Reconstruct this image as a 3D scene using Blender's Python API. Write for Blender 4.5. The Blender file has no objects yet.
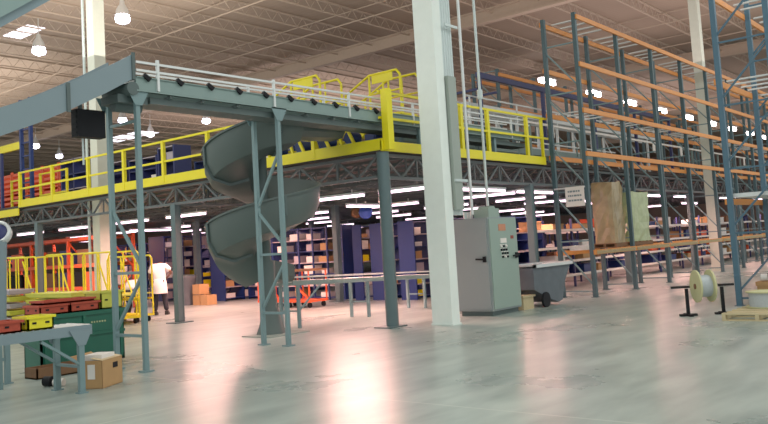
import bpy, bmesh, math, random
from mathutils import Vector, Matrix
random.seed(7)
S = bpy.context.scene
COL = S.collection
PI = math.pi

# ------------------------------------------------------------------ materials
def mat(name, col, rough=0.6, metal=0.0, var=0.12, scale=6.0, emit=None, estr=0.0, bump=0.0, spec=0.5):
    m = bpy.data.materials.new(name); m.use_nodes = True
    nt = m.node_tree; b = nt.nodes['Principled BSDF']
    tc = nt.nodes.new('ShaderNodeTexCoord')
    nz = nt.nodes.new('ShaderNodeTexNoise'); nz.inputs['Scale'].default_value = scale; nz.inputs['Detail'].default_value = 4
    nt.links.new(tc.outputs['Object'], nz.inputs['Vector'])
    mx = nt.nodes.new('ShaderNodeMix'); mx.data_type = 'RGBA'
    c = Vector(col)
    mx.inputs[6].default_value = (*(c * (1 - var)), 1); mx.inputs[7].default_value = (*[min(1, v * (1 + var)) for v in c], 1)
    nt.links.new(nz.outputs['Fac'], mx.inputs[0]); nt.links.new(mx.outputs[2], b.inputs['Base Color'])
    b.inputs['Roughness'].default_value = rough; b.inputs['Metallic'].default_value = metal
    b.inputs['Specular IOR Level'].default_value = spec
    if emit:
        b.inputs['Emission Color'].default_value = (*emit, 1); b.inputs['Emission Strength'].default_value = estr
    if bump:
        bp = nt.nodes.new('ShaderNodeBump'); bp.inputs['Strength'].default_value = bump; bp.inputs['Distance'].default_value = 0.02
        nt.links.new(nz.outputs['Fac'], bp.inputs['Height']); nt.links.new(bp.outputs['Normal'], b.inputs['Normal'])
    return m
def srgb(r, g, b):
    return tuple(((v / 255) / 12.92 if v / 255 <= 0.04045 else ((v / 255 + 0.055) / 1.055) ** 2.4) for v in (r, g, b))
M = {}
M['column'] = mat('white_paint', srgb(236, 244, 238), 0.55, var=0.05)
M['column_old'] = mat('cream_paint', srgb(216, 218, 204), 0.6, var=0.08)
M['rackblue'] = mat('rack_green_blue', srgb(58, 84, 92), 0.5, var=0.08)
M['racknear'] = mat('rack_blue_near', srgb(62, 96, 116), 0.5, var=0.08)
M['orange'] = mat('rack_orange', srgb(222, 138, 60), 0.5, var=0.08)
M['orangered'] = mat('orange_red', srgb(225, 85, 40), 0.5, var=0.1)
M['silver'] = mat('galvanised', srgb(215, 218, 218), 0.4, 0.3, var=0.05)
M['yellow'] = mat('safety_yellow', srgb(238, 222, 20), 0.45, var=0.05)
M['convgrey'] = mat('conveyor_grey_green', srgb(124, 146, 143), 0.5, var=0.06)
M['convdark'] = mat('conveyor_dark', srgb(78, 92, 92), 0.6, var=0.1)
M['chute'] = mat('chute_grey', srgb(80, 92, 90), 0.5, var=0.06, scale=2)
M['chutein'] = mat('incline_grey', srgb(120, 138, 146), 0.5, var=0.05, scale=2)
M['postgrey'] = mat('post_grey_blue', srgb(112, 138, 142), 0.5, var=0.05)
M['mezz'] = mat('mezz_steel_grey', srgb(88, 96, 98), 0.55, var=0.08)
M['mezzcol'] = mat('mezz_column_grey', srgb(84, 104, 108), 0.4, 0.1, var=0.06)
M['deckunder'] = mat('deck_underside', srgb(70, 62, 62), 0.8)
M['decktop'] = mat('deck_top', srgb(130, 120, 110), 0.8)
M['black'] = mat('black_plastic', (0.010, 0.010, 0.013), 0.7, var=0.2, spec=0.2)
M['darkbox'] = mat('dark_grey_box', srgb(48, 46, 52), 0.6)
M['blue'] = mat('shelving_blue', srgb(12, 42, 104), 0.5, var=0.1)
M['navy'] = mat('navy_steel', srgb(36, 44, 98), 0.5, var=0.1)
M['white'] = mat('white_board', srgb(235, 228, 222), 0.6, var=0.05)
M['shelf'] = mat('shelf_grey', srgb(170, 160, 170), 0.6, var=0.05)
M['carton'] = mat('carton_brown', srgb(182, 140, 92), 0.8, var=0.12, scale=9)
M['cartondark'] = mat('carton_dark', srgb(120, 84, 56), 0.8, var=0.15)
M['cartonin'] = mat('carton_inside', srgb(215, 190, 150), 0.8)
M['wrap'] = mat('stretch_wrapped_tan', srgb(160, 138, 102), 0.3, var=0.45, scale=4, bump=0.6)
M['wrapgreen'] = mat('stretch_wrapped_green', srgb(168, 178, 130), 0.3, var=0.3, scale=6, bump=0.6)
M['wood'] = mat('pallet_wood', srgb(196, 178, 138), 0.8, var=0.15)
M['flange'] = mat('reel_plywood', srgb(196, 194, 146), 0.7, var=0.1)
M['cable'] = mat('reel_cable_grey', srgb(176, 184, 190), 0.4, var=0.15, scale=30)
M['cabinet'] = mat('cabinet_grey_green', srgb(142, 162, 152), 0.5, var=0.04, scale=2)
M['cabinetside'] = mat('cabinet_grey', srgb(140, 150, 152), 0.5, var=0.04, scale=2)
M['conduit'] = mat('conduit_grey', srgb(196, 208, 208), 0.4, 0.2, var=0.05)
M['trough'] = mat('wireway_grey', srgb(150, 160, 152), 0.5, 0.1, var=0.05)
M['truck'] = mat('tilt_truck_grey', srgb(88, 96, 104), 0.6, var=0.3, scale=4)
M['greenbin'] = mat('bin_green', srgb(14, 92, 72), 0.5, var=0.12)
M['redtote'] = mat('tote_red', srgb(176, 62, 38), 0.6, var=0.2, scale=14)
M['paleyellow'] = mat('tote_pale_yellow', srgb(206, 202, 70), 0.5, var=0.1)
M['skin'] = mat('dark_skin', srgb(92, 60, 48), 0.6)
M['tshirt'] = mat('white_tshirt', srgb(238, 228, 226), 0.9, var=0.04)
M['trouser'] = mat('dark_trousers', srgb(38, 38, 50), 0.9)
M['shoe'] = mat('black_shoe', srgb(24, 22, 22), 0.6)
M['sticker'] = mat('orange_sticker', srgb(196, 128, 96), 0.6)
M['stickerred'] = mat('red_sticker', srgb(150, 62, 50), 0.6)
M['bluelens'] = mat('blue_disc', srgb(60, 90, 190), 0.25, 0.2)
M['tubepink'] = mat('tube_pinkwhite', (0.9, 0.85, 0.9), 0.5, emit=(1.0, 0.70, 0.86), estr=4.5)
M['lampwhite'] = mat('lamp_warmwhite', (0.9, 0.85, 0.9), 0.5, emit=(1.0, 0.86, 0.84), estr=22.0)
M['lampblue'] = mat('lamp_halide', (0.9, 0.85, 0.9), 0.5, emit=(0.86, 0.82, 1.0), estr=14.0)
M['skylight'] = mat('skylight_glow', (0.9, 0.88, 0.95), 0.5, emit=(0.92, 0.88, 1.0), estr=2.2)
M['signink'] = mat('sign_ink', srgb(120, 135, 140), 0.7)
M['joist'] = mat('joist_cream', srgb(184, 164, 146), 0.6, var=0.04)
M['girder'] = mat('girder_cream', srgb(190, 168, 150), 0.7, var=0.06)

def floor_mat():
    m = bpy.data.materials.new('polished_concrete'); m.use_nodes = True
    nt = m.node_tree; N = nt.nodes; L = nt.links; b = N['Principled BSDF']
    geo = N.new('ShaderNodeNewGeometry')
    n1 = N.new('ShaderNodeTexNoise'); n1.inputs['Scale'].default_value = 0.35; n1.inputs['Detail'].default_value = 7; n1.inputs['Roughness'].default_value = 0.62
    L.new(geo.outputs['Position'], n1.inputs['Vector'])
    mp = N.new('ShaderNodeMapping'); mp.inputs['Scale'].default_value = (0.6, 2.4, 1); mp.inputs['Rotation'].default_value = (0, 0, 0.5)
    L.new(geo.outputs['Position'], mp.inputs['Vector'])
    n2 = N.new('ShaderNodeTexNoise'); n2.inputs['Scale'].default_value = 1.3; n2.inputs['Detail'].default_value = 9; n2.inputs['Distortion'].default_value = 0.2
    L.new(mp.outputs['Vector'], n2.inputs['Vector'])
    cr = N.new('ShaderNodeValToRGB')
    cr.color_ramp.elements[0].position = 0.34; cr.color_ramp.elements[0].color = (*srgb(124, 138, 134), 1)
    cr.color_ramp.elements[1].position = 0.64; cr.color_ramp.elements[1].color = (*srgb(180, 190, 182), 1)
    mx = N.new('ShaderNodeMath'); mx.operation = 'MULTIPLY_ADD'; mx.inputs[1].default_value = 0.5
    h = N.new('ShaderNodeMath'); h.operation = 'MULTIPLY'; h.inputs[1].default_value = 0.5
    L.new(n1.outputs['Fac'], h.inputs[0]); L.new(n2.outputs['Fac'], mx.inputs[0]); L.new(h.outputs[0], mx.inputs[2])
    L.new(mx.outputs[0], cr.inputs['Fac'])
    # saw-cut joints
    sep = N.new('ShaderNodeSeparateXYZ'); L.new(geo.outputs['Position'], sep.inputs[0])
    prev = None
    for ax, off in (('X', 3.1), ('Y', 2.2)):
        a = N.new('ShaderNodeMath'); a.operation = 'ADD'; a.inputs[1].default_value = off + 600; L.new(sep.outputs[ax], a.inputs[0])
        md = N.new('ShaderNodeMath'); md.operation = 'MODULO'; md.inputs[1].default_value = 5.75; L.new(a.outputs[0], md.inputs[0])
        lt = N.new('ShaderNodeMath'); lt.operation = 'LESS_THAN'; lt.inputs[1].default_value = 0.03; L.new(md.outputs[0], lt.inputs[0])
        if prev:
            mm = N.new('ShaderNodeMath'); mm.operation = 'MAXIMUM'; L.new(prev.outputs[0], mm.inputs[0]); L.new(lt.outputs[0], mm.inputs[1]); prev = mm
        else: prev = lt
    jm = N.new('ShaderNodeMix'); jm.data_type = 'RGBA'; L.new(cr.outputs['Color'], jm.inputs[6]); jm.inputs[7].default_value = (*srgb(205, 208, 198), 1)
    jf = N.new('ShaderNodeMath'); jf.operation = 'MULTIPLY'; jf.inputs[1].default_value = 0.5; L.new(prev.outputs[0], jf.inputs[0])
    L.new(jf.outputs[0], jm.inputs[0]); L.new(jm.outputs[2], b.inputs['Base Color'])
    rr = N.new('ShaderNodeMapRange'); rr.inputs['To Min'].default_value = 0.20; rr.inputs['To Max'].default_value = 0.38
    L.new(n1.outputs['Fac'], rr.inputs['Value']); L.new(rr.outputs[0], b.inputs['Roughness'])
    bp = N.new('ShaderNodeBump'); bp.inputs['Strength'].default_value = 0.05; bp.inputs['Distance'].default_value = 0.02
    L.new(n2.outputs['Fac'], bp.inputs['Height']); L.new(bp.outputs['Normal'], b.inputs['Normal'])
    b.inputs['Specular IOR Level'].default_value = 0.45
    return m
def ceil_mat():
    m = bpy.data.materials.new('roof_deck'); m.use_nodes = True
    nt = m.node_tree; N = nt.nodes; L = nt.links; b = N['Principled BSDF']
    geo = N.new('ShaderNodeNewGeometry')
    wv = N.new('ShaderNodeTexWave'); wv.bands_direction = 'X'; wv.inputs['Scale'].default_value = 1.05
    L.new(geo.outputs['Position'], wv.inputs['Vector'])
    nz = N.new('ShaderNodeTexNoise'); nz.inputs['Scale'].default_value = 0.12; nz.inputs['Detail'].default_value = 3
    L.new(geo.outputs['Position'], nz.inputs['Vector'])
    cr = N.new('ShaderNodeValToRGB')
    cr.color_ramp.elements[0].position = 0.3; cr.color_ramp.elements[0].color = (*srgb(158, 138, 122), 1)
    cr.color_ramp.elements[1].position = 0.7; cr.color_ramp.elements[1].color = (*srgb(178, 156, 138), 1)
    L.new(nz.outputs['Fac'], cr.inputs['Fac'])
    mx = N.new('ShaderNodeMix'); mx.data_type = 'RGBA'; mx.blend_type = 'MULTIPLY'
    w = N.new('ShaderNodeMapRange'); w.inputs['To Min'].default_value = 0.0; w.inputs['To Max'].default_value = 0.1; L.new(wv.outputs['Fac'], w.inputs['Value'])
    L.new(w.outputs[0], mx.inputs[0]); L.new(cr.outputs['Color'], mx.inputs[6]); mx.inputs[7].default_value = (0.6, 0.55, 0.5, 1)
    L.new(mx.outputs[2], b.inputs['Base Color']); b.inputs['Roughness'].default_value = 0.8
    return m
M['floor'] = floor_mat(); M['ceiling'] = ceil_mat()
M['wall'] = mat('far_wall', srgb(150, 120, 112), 0.85, var=0.08, scale=0.3)

# ------------------------------------------------------------------ mesh builder
class MB:
    def __init__(s): s.v = []; s.f = []; s.sm = []
    def add(s, vs, fs, smooth=False):
        n = len(s.v); s.v += [Vector(v) for v in vs]; s.f += [tuple(i + n for i in f) for f in fs]; s.sm += [smooth] * len(fs); return s
    def box(s, a, b):
        x0, y0, z0 = [min(p, q) for p, q in zip(a, b)]; x1, y1, z1 = [max(p, q) for p, q in zip(a, b)]
        return s.add([(x0,y0,z0),(x1,y0,z0),(x1,y1,z0),(x0,y1,z0),(x0,y0,z1),(x1,y0,z1),(x1,y1,z1),(x0,y1,z1)],
              [(0,3,2,1),(4,5,6,7),(0,1,5,4),(1,2,6,5),(2,3,7,6),(3,0,4,7)])
    def _fr(s, d, up):
        d = d.normalized(); u = Vector(up)
        if abs(d.dot(u)) > 0.98: u = Vector((1, 0, 0))
        r = d.cross(u).normalized(); return r, r.cross(d).normalized()
    def bar(s, p, q, w, h=None, up=(0, 0, 1)):
        p = Vector(p); q = Vector(q); h = h or w
        r, u = s._fr(q - p, up); r *= w / 2; u *= h / 2
        return s.add([p-r-u, p+r-u, p+r+u, p-r+u, q-r-u, q+r-u, q+r+u, q-r+u],
              [(0,1,2,3),(4,7,6,5),(0,4,5,1),(1,5,6,2),(2,6,7,3),(3,7,4,0)])
    def cyl(s, p, q, r, n=10, r2=None, caps=True):
        p = Vector(p); q = Vector(q); r2 = r if r2 is None else r2
        a, b = s._fr(q - p, (0, 0, 1)); vs = []
        for c, rr in ((p, r), (q, r2)):
            for i in range(n):
                t = 2 * PI * i / n; vs.append(c + a * rr * math.cos(t) + b * rr * math.sin(t))
        s.add(vs, [(i, (i+1) % n, n + (i+1) % n, n + i) for i in range(n)], True)
        if caps: s.add(vs, [tuple(range(n-1, -1, -1)), tuple(range(n, 2*n))])
        return s
    def tube(s, pts, r, n=8):
        for a, b in zip(pts, pts[1:]): s.cyl(a, b, r, n)
        return s
    def prism(s, poly, axis, a, b):          # poly: 2D points in the other two axes
        def P(u, v, w):
            return {'X': (w, u, v), 'Y': (u, w, v), 'Z': (u, v, w)}[axis]
        n = len(poly)
        vs = [P(u, v, a) for u, v in poly] + [P(u, v, b) for u, v in poly]
        return s.add(vs, [tuple(range(n)), tuple(range(2*n-1, n-1, -1))] + [(i, n+i, n+(i+1) % n, (i+1) % n) for i in range(n)])
    def lathe(s, c, prof, n=20, axis=(0, 0, 1), caps=True):
        c = Vector(c); ax = Vector(axis).normalized(); a, b = s._fr(ax, (0, 0, 1)) ; vs = []
        for r, h in prof:
            for i in range(n):
                t = 2 * PI * i / n; vs.append(c + ax * h + a * r * math.cos(t) + b * r * math.sin(t))
        fs = []
        for k in range(len(prof) - 1):
            for i in range(n): fs.append((k*n+i, k*n+(i+1) % n, (k+1)*n+(i+1) % n, (k+1)*n+i))
        s.add(vs, fs, True)
        if caps: s.add(vs, [tuple(range(n-1, -1, -1)), tuple(range((len(prof)-1)*n, len(prof)*n))])
        return s
    def mesh(s, name, m, off=(0, 0, 0), bevel=0):
        me = bpy.data.meshes.new(name); o = Vector(off)
        me.from_pydata([tuple(v - o) for v in s.v], [], s.f); me.materials.append(m)
        me.polygons.foreach_set('use_smooth', s.sm)
        bm = bmesh.new(); bm.from_mesh(me); bmesh.ops.recalc_face_normals(bm, faces=bm.faces); bm.to_mesh(me); bm.free()
        me.update(); return me
    def build(s, name, m, parent=None, off=None):
        """world-coordinate mesh; origin at the thing's base"""
        if parent is not None:
            root = parent
            while root.parent: root = root.parent
            off = root.location.copy()
        elif off is None:
            n = len(s.v); off = (sum(v.x for v in s.v)/n, sum(v.y for v in s.v)/n, min(v.z for v in s.v))
        o = bpy.data.objects.new(name, s.mesh(name, m, off)); COL.objects.link(o)
        if parent is not None: o.parent = parent
        else: o.location = off
        return o
def tag(o, label, cat, group=None, kind=None):
    if label: o['label'] = label
    if cat: o['category'] = cat
    if group: o['group'] = group
    if kind: o['kind'] = kind
    return o
def thing(name, loc, label, cat, group=None):
    o = bpy.data.objects.new(name, None); COL.objects.link(o); o.location = loc; o.empty_display_size = 0.1
    return tag(o, label, cat, group)
def struct(mb, name, m): return tag(mb.build(name, m), None, None, kind='structure')
ORD = ['first','second','third','fourth','fifth','sixth','seventh','eighth','ninth','tenth','eleventh','twelfth','thirteenth','fourteenth','fifteenth','sixteenth']
TENS = ['', 'tenth', 'twenty', 'thirty']
def nth(n):
    if n <= 16: return ORD[n - 1]
    if n < 20: return ['seventeenth', 'eighteenth', 'nineteenth'][n - 17]
    if n % 10 == 0: return ['twentieth', 'thirtieth', 'fortieth'][n // 10 - 2]
    return ['twenty', 'thirty', 'forty'][n // 10 - 2] + '-' + ORD[n % 10 - 1]
def bx(a, b): return MB().box(a, b)

# ------------------------------------------------------------------ camera
cam = bpy.data.objects.new('camera', bpy.data.cameras.new('camera')); COL.objects.link(cam); S.camera = cam
pitch, roll, yaw = 0.0776, -0.0599, 0.684
F = Vector((math.cos(pitch)*math.cos(yaw), math.cos(pitch)*math.sin(yaw), math.sin(pitch)))
R0 = Vector((math.sin(yaw), -math.cos(yaw), 0)); U0 = R0.cross(F)
R = math.cos(roll)*R0 + math.sin(roll)*U0; U = -math.sin(roll)*R0 + math.cos(roll)*U0
cam.matrix_world = Matrix(((R.x, U.x, -F.x, 0), (R.y, U.y, -F.y, 0), (R.z, U.z, -F.z, 1.55), (0, 0, 0, 1)))
cam.data.sensor_width = 36; cam.data.lens = 36 * 803.4 / 768; cam.data.shift_y = -27 / 768
cam.data.clip_end = 400

# ------------------------------------------------------------------ setting
CZ = 12.0
struct(bx((-8, -8, -0.2), (112, 112, 0)), 'floor', M['floor'])
struct(bx((-2, -2, CZ), (112, 112, CZ + 0.2)), 'ceiling', M['ceiling'])
struct(bx((-8, 112, 0), (112.2, 112.2, CZ)), 'wall_back', M['wall'])
struct(bx((112, -8, 0), (112.2, 112, CZ)), 'wall_right', M['wall'])
n = 1
for gx in (-4.4, 12.97, 30.05, 47.1, 64.2, 81.3):         # girders run away to the left
    if gx < 0: continue
    mb = MB()
    mb.box((gx - 0.17, -2, 11.12), (gx + 0.17, 100, 11.2)); mb.box((gx - 0.025, -2, 11.2), (gx + 0.025, 100, 11.72))
    mb.box((gx - 0.12, -2, 11.66), (gx + 0.12, 100, 11.74))
    struct(mb, 'trim_%d' % n, M['girder']); n += 1
y = 4.0
while y < 82:                                              # open-web roof joists
    mb = MB(); zt, zb = 11.96, 11.5
    x0, x1 = (2 if y > 12 else 12), 70
    mb.bar((x0, y, zb), (x1, y, zb), 0.06, 0.05); mb.bar((x0, y, zt), (x1, y, zt), 0.1, 0.06)
    x = x0; step = 0.75 if y < 50 else 1.5
    while x < x1 - step and y < 60:
        mb.bar((x, y, zt), (x + step/2*1.0, y, zb), 0.02); mb.bar((x + step/2, y, zb), (x + step, y, zt), 0.02); x += step
    struct(mb, 'trim_%d' % n, M['joist']); n += 1
    y += 2.3
for gx in (21, 26, 38, 43):                                # bridging lines
    mb = MB(); mb.bar((gx, 10, 11.4), (gx, 80, 11.4), 0.04); mb.bar((gx, 10, 11.9), (gx, 80, 11.9), 0.04)
    struct(mb, 'trim_%d' % n, M['joist']); n += 1

# ------------------------------------------------------------------ building columns
def box_col(x0, y0, w, label, m, z=11.12, hsec=False, dx=None):
    dx = dx or w
    c = thing('building_column', (x0 + w/2, y0 + w/2, 0), label, 'column', 'white columns holding up the roof')
    mb = MB()
    if hsec:
        mb.box((x0, y0, 0), (x0 + 0.05, y0 + w, z)); mb.box((x0 + w - 0.05, y0, 0), (x0 + w, y0 + w, z)); mb.box((x0 + 0.05, y0 + w/2 - 0.03, 0), (x0 + w - 0.05, y0 + w/2 + 0.03, z))
    else: mb.box((x0, y0, 0), (x0 + dx, y0 + w, z))
    mb.build('shaft', m, c)
    bx((x0 - 0.02, y0 - 0.02, 0), (x0 + dx + 0.02, y0 + w + 0.02, 0.03)).build('base_plate', m, c)
    return c
c1 = box_col(12.69, 8.87, 0.47, 'thick white square column beside the grey electrical cabinet', M['column'], dx=0.26)
c2 = box_col(12.57, 20.77, 0.36, 'pale column rising through the mezzanine behind the dark hanging box', M['column_old'])
MB().cyl((12.5, 21.2, 0), (12.5, 21.2, 11), 0.04, 8).build('downpipe', M['conduit'], c2)
c3 = box_col(29.8, 9.06, 0.32, 'cream column standing within the long orange-beamed pallet rack', M['column_old'])
# wireway and conduits on the near column
w = thing('wireway', (13.1, 8.7, 0), 'flat grey metal wireway running up the side of the thick white column', 'wireway')
bx((12.98, 8.80, 2.2), (13.25, 8.88, 4.85)).build('channel', M['trough'], w)
for zz in (2.75, 5.85): bx((12.97, 8.77, zz), (13.40, 8.80, zz + .05)).build('strap', M['conduit'], w)
for i, (x, yy, zb, lab) in enumerate(((13.01, 8.93, 2.1, 'white conduit right against the thick white column, first of the bank'),
        (13.09, 8.93, 2.1, 'white conduit second from the thick white column in the bank above the cabinet'),
        (13.17, 8.93, 2.1, 'white conduit third from the thick white column in the bank above the cabinet'),
        (13.25, 8.93, 2.1, 'white conduit fourth from the thick white column in the bank above the cabinet'),
        (13.33, 8.93, 2.1, 'white conduit outermost in the bank beside the thick white column'),
        (13.52, 8.80, 2.1, 'white conduit standing slightly clear of the bank beside the thick white column'))):
    mb = MB().cyl((x, yy, zb), (x, yy, 11.98), 0.037 if i < 5 else 0.03, 10)
    tag(mb.build('conduit', M['conduit'] if i != 5 else M['silver']), lab, 'conduit', 'conduits beside the thick white column')
d = thing('drop_conduit', (14.38, 9.2, 2.28), 'thin white conduit dropping from the roof to the box on the electrical cabinet', 'conduit')
MB().cyl((14.6, 9.1, 2.30), (14.6, 9.1, 11.9), 0.03, 8).build('pipe', M['conduit'], d)
MB().cyl((14.6, 9.1, 4.6), (14.6, 9.1, 4.8), 0.06, 8).build('coupling', M['conduit'], d)

# ------------------------------------------------------------------ electrical cabinet
cab = thing('electrical_cabinet', (14.85, 9.38, 0), 'tall grey-green electrical cabinet with push buttons, right of the thick white column', 'cabinet')
X0, X1, Y0, Y1 = 14.3, 15.45, 8.95, 9.82
bx((X0 + 0.05, Y0 + 0.05, 0), (X1 - 0.05, Y1 - 0.05, 0.1)).build('plinth', M['convdark'], cab)
bx((X0, Y0, 0.1), (X1, Y1, 2.05)).build('body', M['cabinetside'], cab)
d1 = bx((X0 - 0.025, Y0 + 0.03, 0.14), (X0, Y1 - 0.03, 2.02)).build('door', M['cabinetside'], cab)
mb = MB().box((X0 - 0.06, Y0 + 0.07, 1.12), (X0 - 0.025, Y0 + 0.14, 1.24)); mb.bar((X0 - 0.07, Y0 + 0.1, 1.18), (X0 - 0.07, Y0 + 0.30, 1.19), 0.035); mb.build('handle', M['black'], d1)
d2 = bx((X0 + 0.03, Y0 - 0.025, 0.14), (X1 - 0.03, Y0, 2.02)).build('door', M['cabinet'], cab)
mb = MB().box((X1 - 0.16, Y0 - 0.06, 1.16), (X1 - 0.08, Y0 - 0.025, 1.28)); mb.bar((X1 - 0.3, Y0 - 0.07, 1.21), (X1 - 0.05, Y0 - 0.07, 1.23), 0.035); mb.build('handle', M['black'], d2)
bx((X0 + 0.38, Y0 - 0.032, 1.76), (X0 + 0.66, Y0 - 0.025, 1.90)).build('sticker', M['sticker'], d2)
bx((X1 - 0.30, Y0 - 0.032, 1.58), (X1 - 0.18, Y0 - 0.025, 1.65)).build('sticker', M['stickerred'], d2)
bx((X0 + 0.42, Y0 - 0.036, 1.50), (X0 + 0.66, Y0 - 0.025, 1.60)).build('display', M['white'], d2)
for r in range(4):
    for c in range(3):
        if r == 0 and c == 0 and False: continue
        p = (X0 + 0.43 + c*0.10 + (0.04 if r > 1 else 0), Y0 - 0.025, 1.43 - r*0.075)
        MB().cyl(p, (p[0], p[1] - 0.03, p[2]), 0.024, 8).build('push_button', M['black' if (r + c) % 2 or r in (1, 2) else 'white'], d2)
        bx((p[0]-0.035, Y0-0.03, p[2]+0.026), (p[0]+0.035, Y0-0.025, p[2]+0.042)).build('legend_plate', M['white'], d2)
mb = MB().box((14.42, 8.98, 2.05), (14.85, 9.35, 2.24)); mb.prism([(14.5, 2.24), (14.77, 2.24), (14.73, 2.29), (14.54, 2.29)], 'Y', 9.02, 9.3)
mb.build('top_box', M['cabinet'], cab)
mb = MB()
for i in range(4): mb.cyl((14.33 + 0.1*i if i else 14.38, 9.55, 2.05), (14.33 + 0.1*i if i else 14.38, 9.55, 2.2), 0.03, 8)
mb.build('conduit_stubs', M['conduit'], cab)
bx((15.25, 8.88, 0), (15.9, 9.15, 0.02)).build('floor_curb', M['stickerred'], cab) if False else None
# low guard with striped plate to the right of cabinet base
gp = thing('wooden_block', (15.72, 9.2, 0), 'pale wooden block on the floor between the electrical cabinet and the tilt truck', 'block')
bx((15.6, 8.98, 0.0), (16.05, 9.25, 0.27)).build('side_board', M['wood'], gp)
bx((15.55, 8.95, 0.27), (16.1, 9.3, 0.31)).build('top_board', M['wood'], gp)

# ------------------------------------------------------------------ tilt truck
tt = thing('tilt_truck', (16.95, 9.2, 0), 'grey plastic tilt truck full of scrap behind the electrical cabinet', 'cart')
mb = MB(); prof = [(15.9, 0.42), (16.5, 0.2), (17.0, 0.06), (17.2, 0.1), (17.4, 0.55), (17.72, 0.93), (15.9, 0.93)]
mb.prism(prof, 'Y', 8.85, 9.6); mb.build('hopper', M['truck'], tt)
mb = MB().box((15.9, 8.8, 0.90), (17.8, 8.86, 0.97)).box((15.9, 9.59, 0.90), (17.8, 9.65, 0.97)).box((15.9, 8.8, 0.90), (15.97, 9.65, 0.97)).box((17.74, 8.8, 0.90), (17.8, 9.65, 0.97))
mb.build('rim', M['silver'], tt)
for yy in (8.84, 9.58): MB().cyl((16.35, yy - .04, 0.17), (16.35, yy + 0.02, 0.17), 0.17, 16).build('wheel', M['black'], tt)
MB().cyl((17.2, 9.2, 0.07), (17.2, 9.26, 0.07), 0.07, 12).build('caster', M['black'], tt)
MB().bar((16.4, 8.9, 0.2), (17.3, 8.9, 0.2), 0.05).build('chassis', M['convdark'], tt)

# ------------------------------------------------------------------ mezzanine
DX0, DX1, DY0, DY1, DB, DT = 12.1, 60.0, 9.9, 46.0, 3.43, 3.52
mz = thing('mezzanine', (DX0, DY0, 0), 'steel mezzanine with yellow handrails spanning the middle of the warehouse', 'mezzanine')
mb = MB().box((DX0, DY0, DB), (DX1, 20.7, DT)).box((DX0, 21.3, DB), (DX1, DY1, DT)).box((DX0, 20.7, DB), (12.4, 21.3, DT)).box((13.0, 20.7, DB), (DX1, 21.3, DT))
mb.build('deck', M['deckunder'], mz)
for ax, a, b, f in (('Y', 9.90, 24.5, DX0), ('X', DX0 - .03, 18.8, 9.88)):
    if ax == 'Y': t = bx((f - 0.03, a - 0.07, 3.46), (f, b, 3.68))
    else: t = bx((f if False else a, 9.85, 3.44), (b, 9.88, 3.64))
    t.build('toe_board', M['yellow'], mz)
bx((DX0 - 0.03, 24.5, 3.22), (DX0, 32, 3.44)).build('toe_board', M['yellow'], mz)
def rail_bar(p, q): return MB().bar(p, q, 0.045, 0.05)
ry = [11.7, 13.45, 15.2, 16.97, 18.72, 20.48, 22.45, 24.4]
for yy in ry: bx((12.06, yy - 0.045, 3.5), (12.14, yy + 0.045, 4.56)).build('handrail_post', M['yellow'], mz)
cp = bx((12.13, 9.70, 3.46), (12.30, 9.85, 4.66)).build('corner_post', M['yellow'], mz)
rail_bar((12.1, 10.8, 4.55), (12.1, 24.4, 4.53)).build('handrail', M['yellow'], mz)
rail_bar((12.1, 10.8, 4.04), (12.1, 24.4, 4.03)).build('handrail', M['yellow'], mz)
for xx in (15.0, 16.11, 17.95): bx((xx - 0.05, 9.86, 3.5), (xx + 0.05, 9.93, 4.66)).build('handrail_post', M['yellow'], mz)
bx((18.72, 9.86, 3.5), (18.78, 9.93, 4.66)).build('handrail_post', M['yellow'], mz)
rail_bar((12.1, 9.89, 4.62), (19.05, 9.89, 4.66)).build('handrail', M['yellow'], mz)
rail_bar((12.1, 9.89, 4.10), (19.05, 9.89, 4.14)).build('handrail', M['yellow'], mz)
def truss(axis, fixed, a, b, zt, zb, step, w=0.09):
    mb = MB(); P = (lambda t, z: (t, fixed, z)) if axis == 'X' else (lambda t, z: (fixed, t, z))
    mb.bar(P(a, zt), P(b, zt), w, 0.06); mb.bar(P(a, zb), P(b, zb), w, 0.06)
    t = a
    while t < b - step*0.5:
        mb.bar(P(t, zt), P(t + step/2, zb), 0.04); mb.bar(P(t + step/2, zb), P(min(b, t + step), zt), 0.04)
        mb.bar(P(t, zt), P(t, zb), 0.035); t += step
    return mb
truss('Y', 12.24, 10.1, 40, 3.38, 2.95, 1.1).build('edge_truss', M['mezz'], mz)
truss('X', 10.02, 12.3, 56, 3.38, 2.93, 1.1).build('edge_truss', M['mezz'], mz)
for gy in (16.75, 23.6, 30.4): truss('X', gy, 12.3, 48, 3.38, 2.93, 1.2).build('girder_truss', M['mezz'], mz)
x = 13.2; i = 0
while x < 50:
    truss('Y', x, 10.15, 38 if x < 24 else 30, 3.40, 3.05, 1.3 if x < 24 else 2.0, 0.06).build('joist', M['mezz'], mz); x += 0.95 if x < 26 else 1.9
for cx in (12.24, 18.1, 24.0, 30.0, 36.2, 42.3):
    for cy in (10.02, 16.75, 23.6, 30.4):
        mb = MB()
        if cx < 13 and cy < 11: mb.cyl((cx, cy - 0.05, 0.02), (cx, cy - 0.05, 3.43), 0.125, 20)
        else:
            mb.box((cx - 0.09, cy - 0.09, 0.02), (cx - 0.07, cy + 0.09, 2.93)); mb.box((cx + 0.07, cy - 0.09, 0.02), (cx + 0.09, cy + 0.09, 2.93)); mb.box((cx - 0.07, cy - 0.075, 0.02), (cx + 0.07, cy + 0.075, 2.93))
        c = mb.build('support_column', M['mezzcol'], mz)
        bx((cx - 0.26, cy - 0.21, 0), (cx + 0.26, cy + 0.21, 0.025)).build('base_plate', M['mezzcol'], c)

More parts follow.
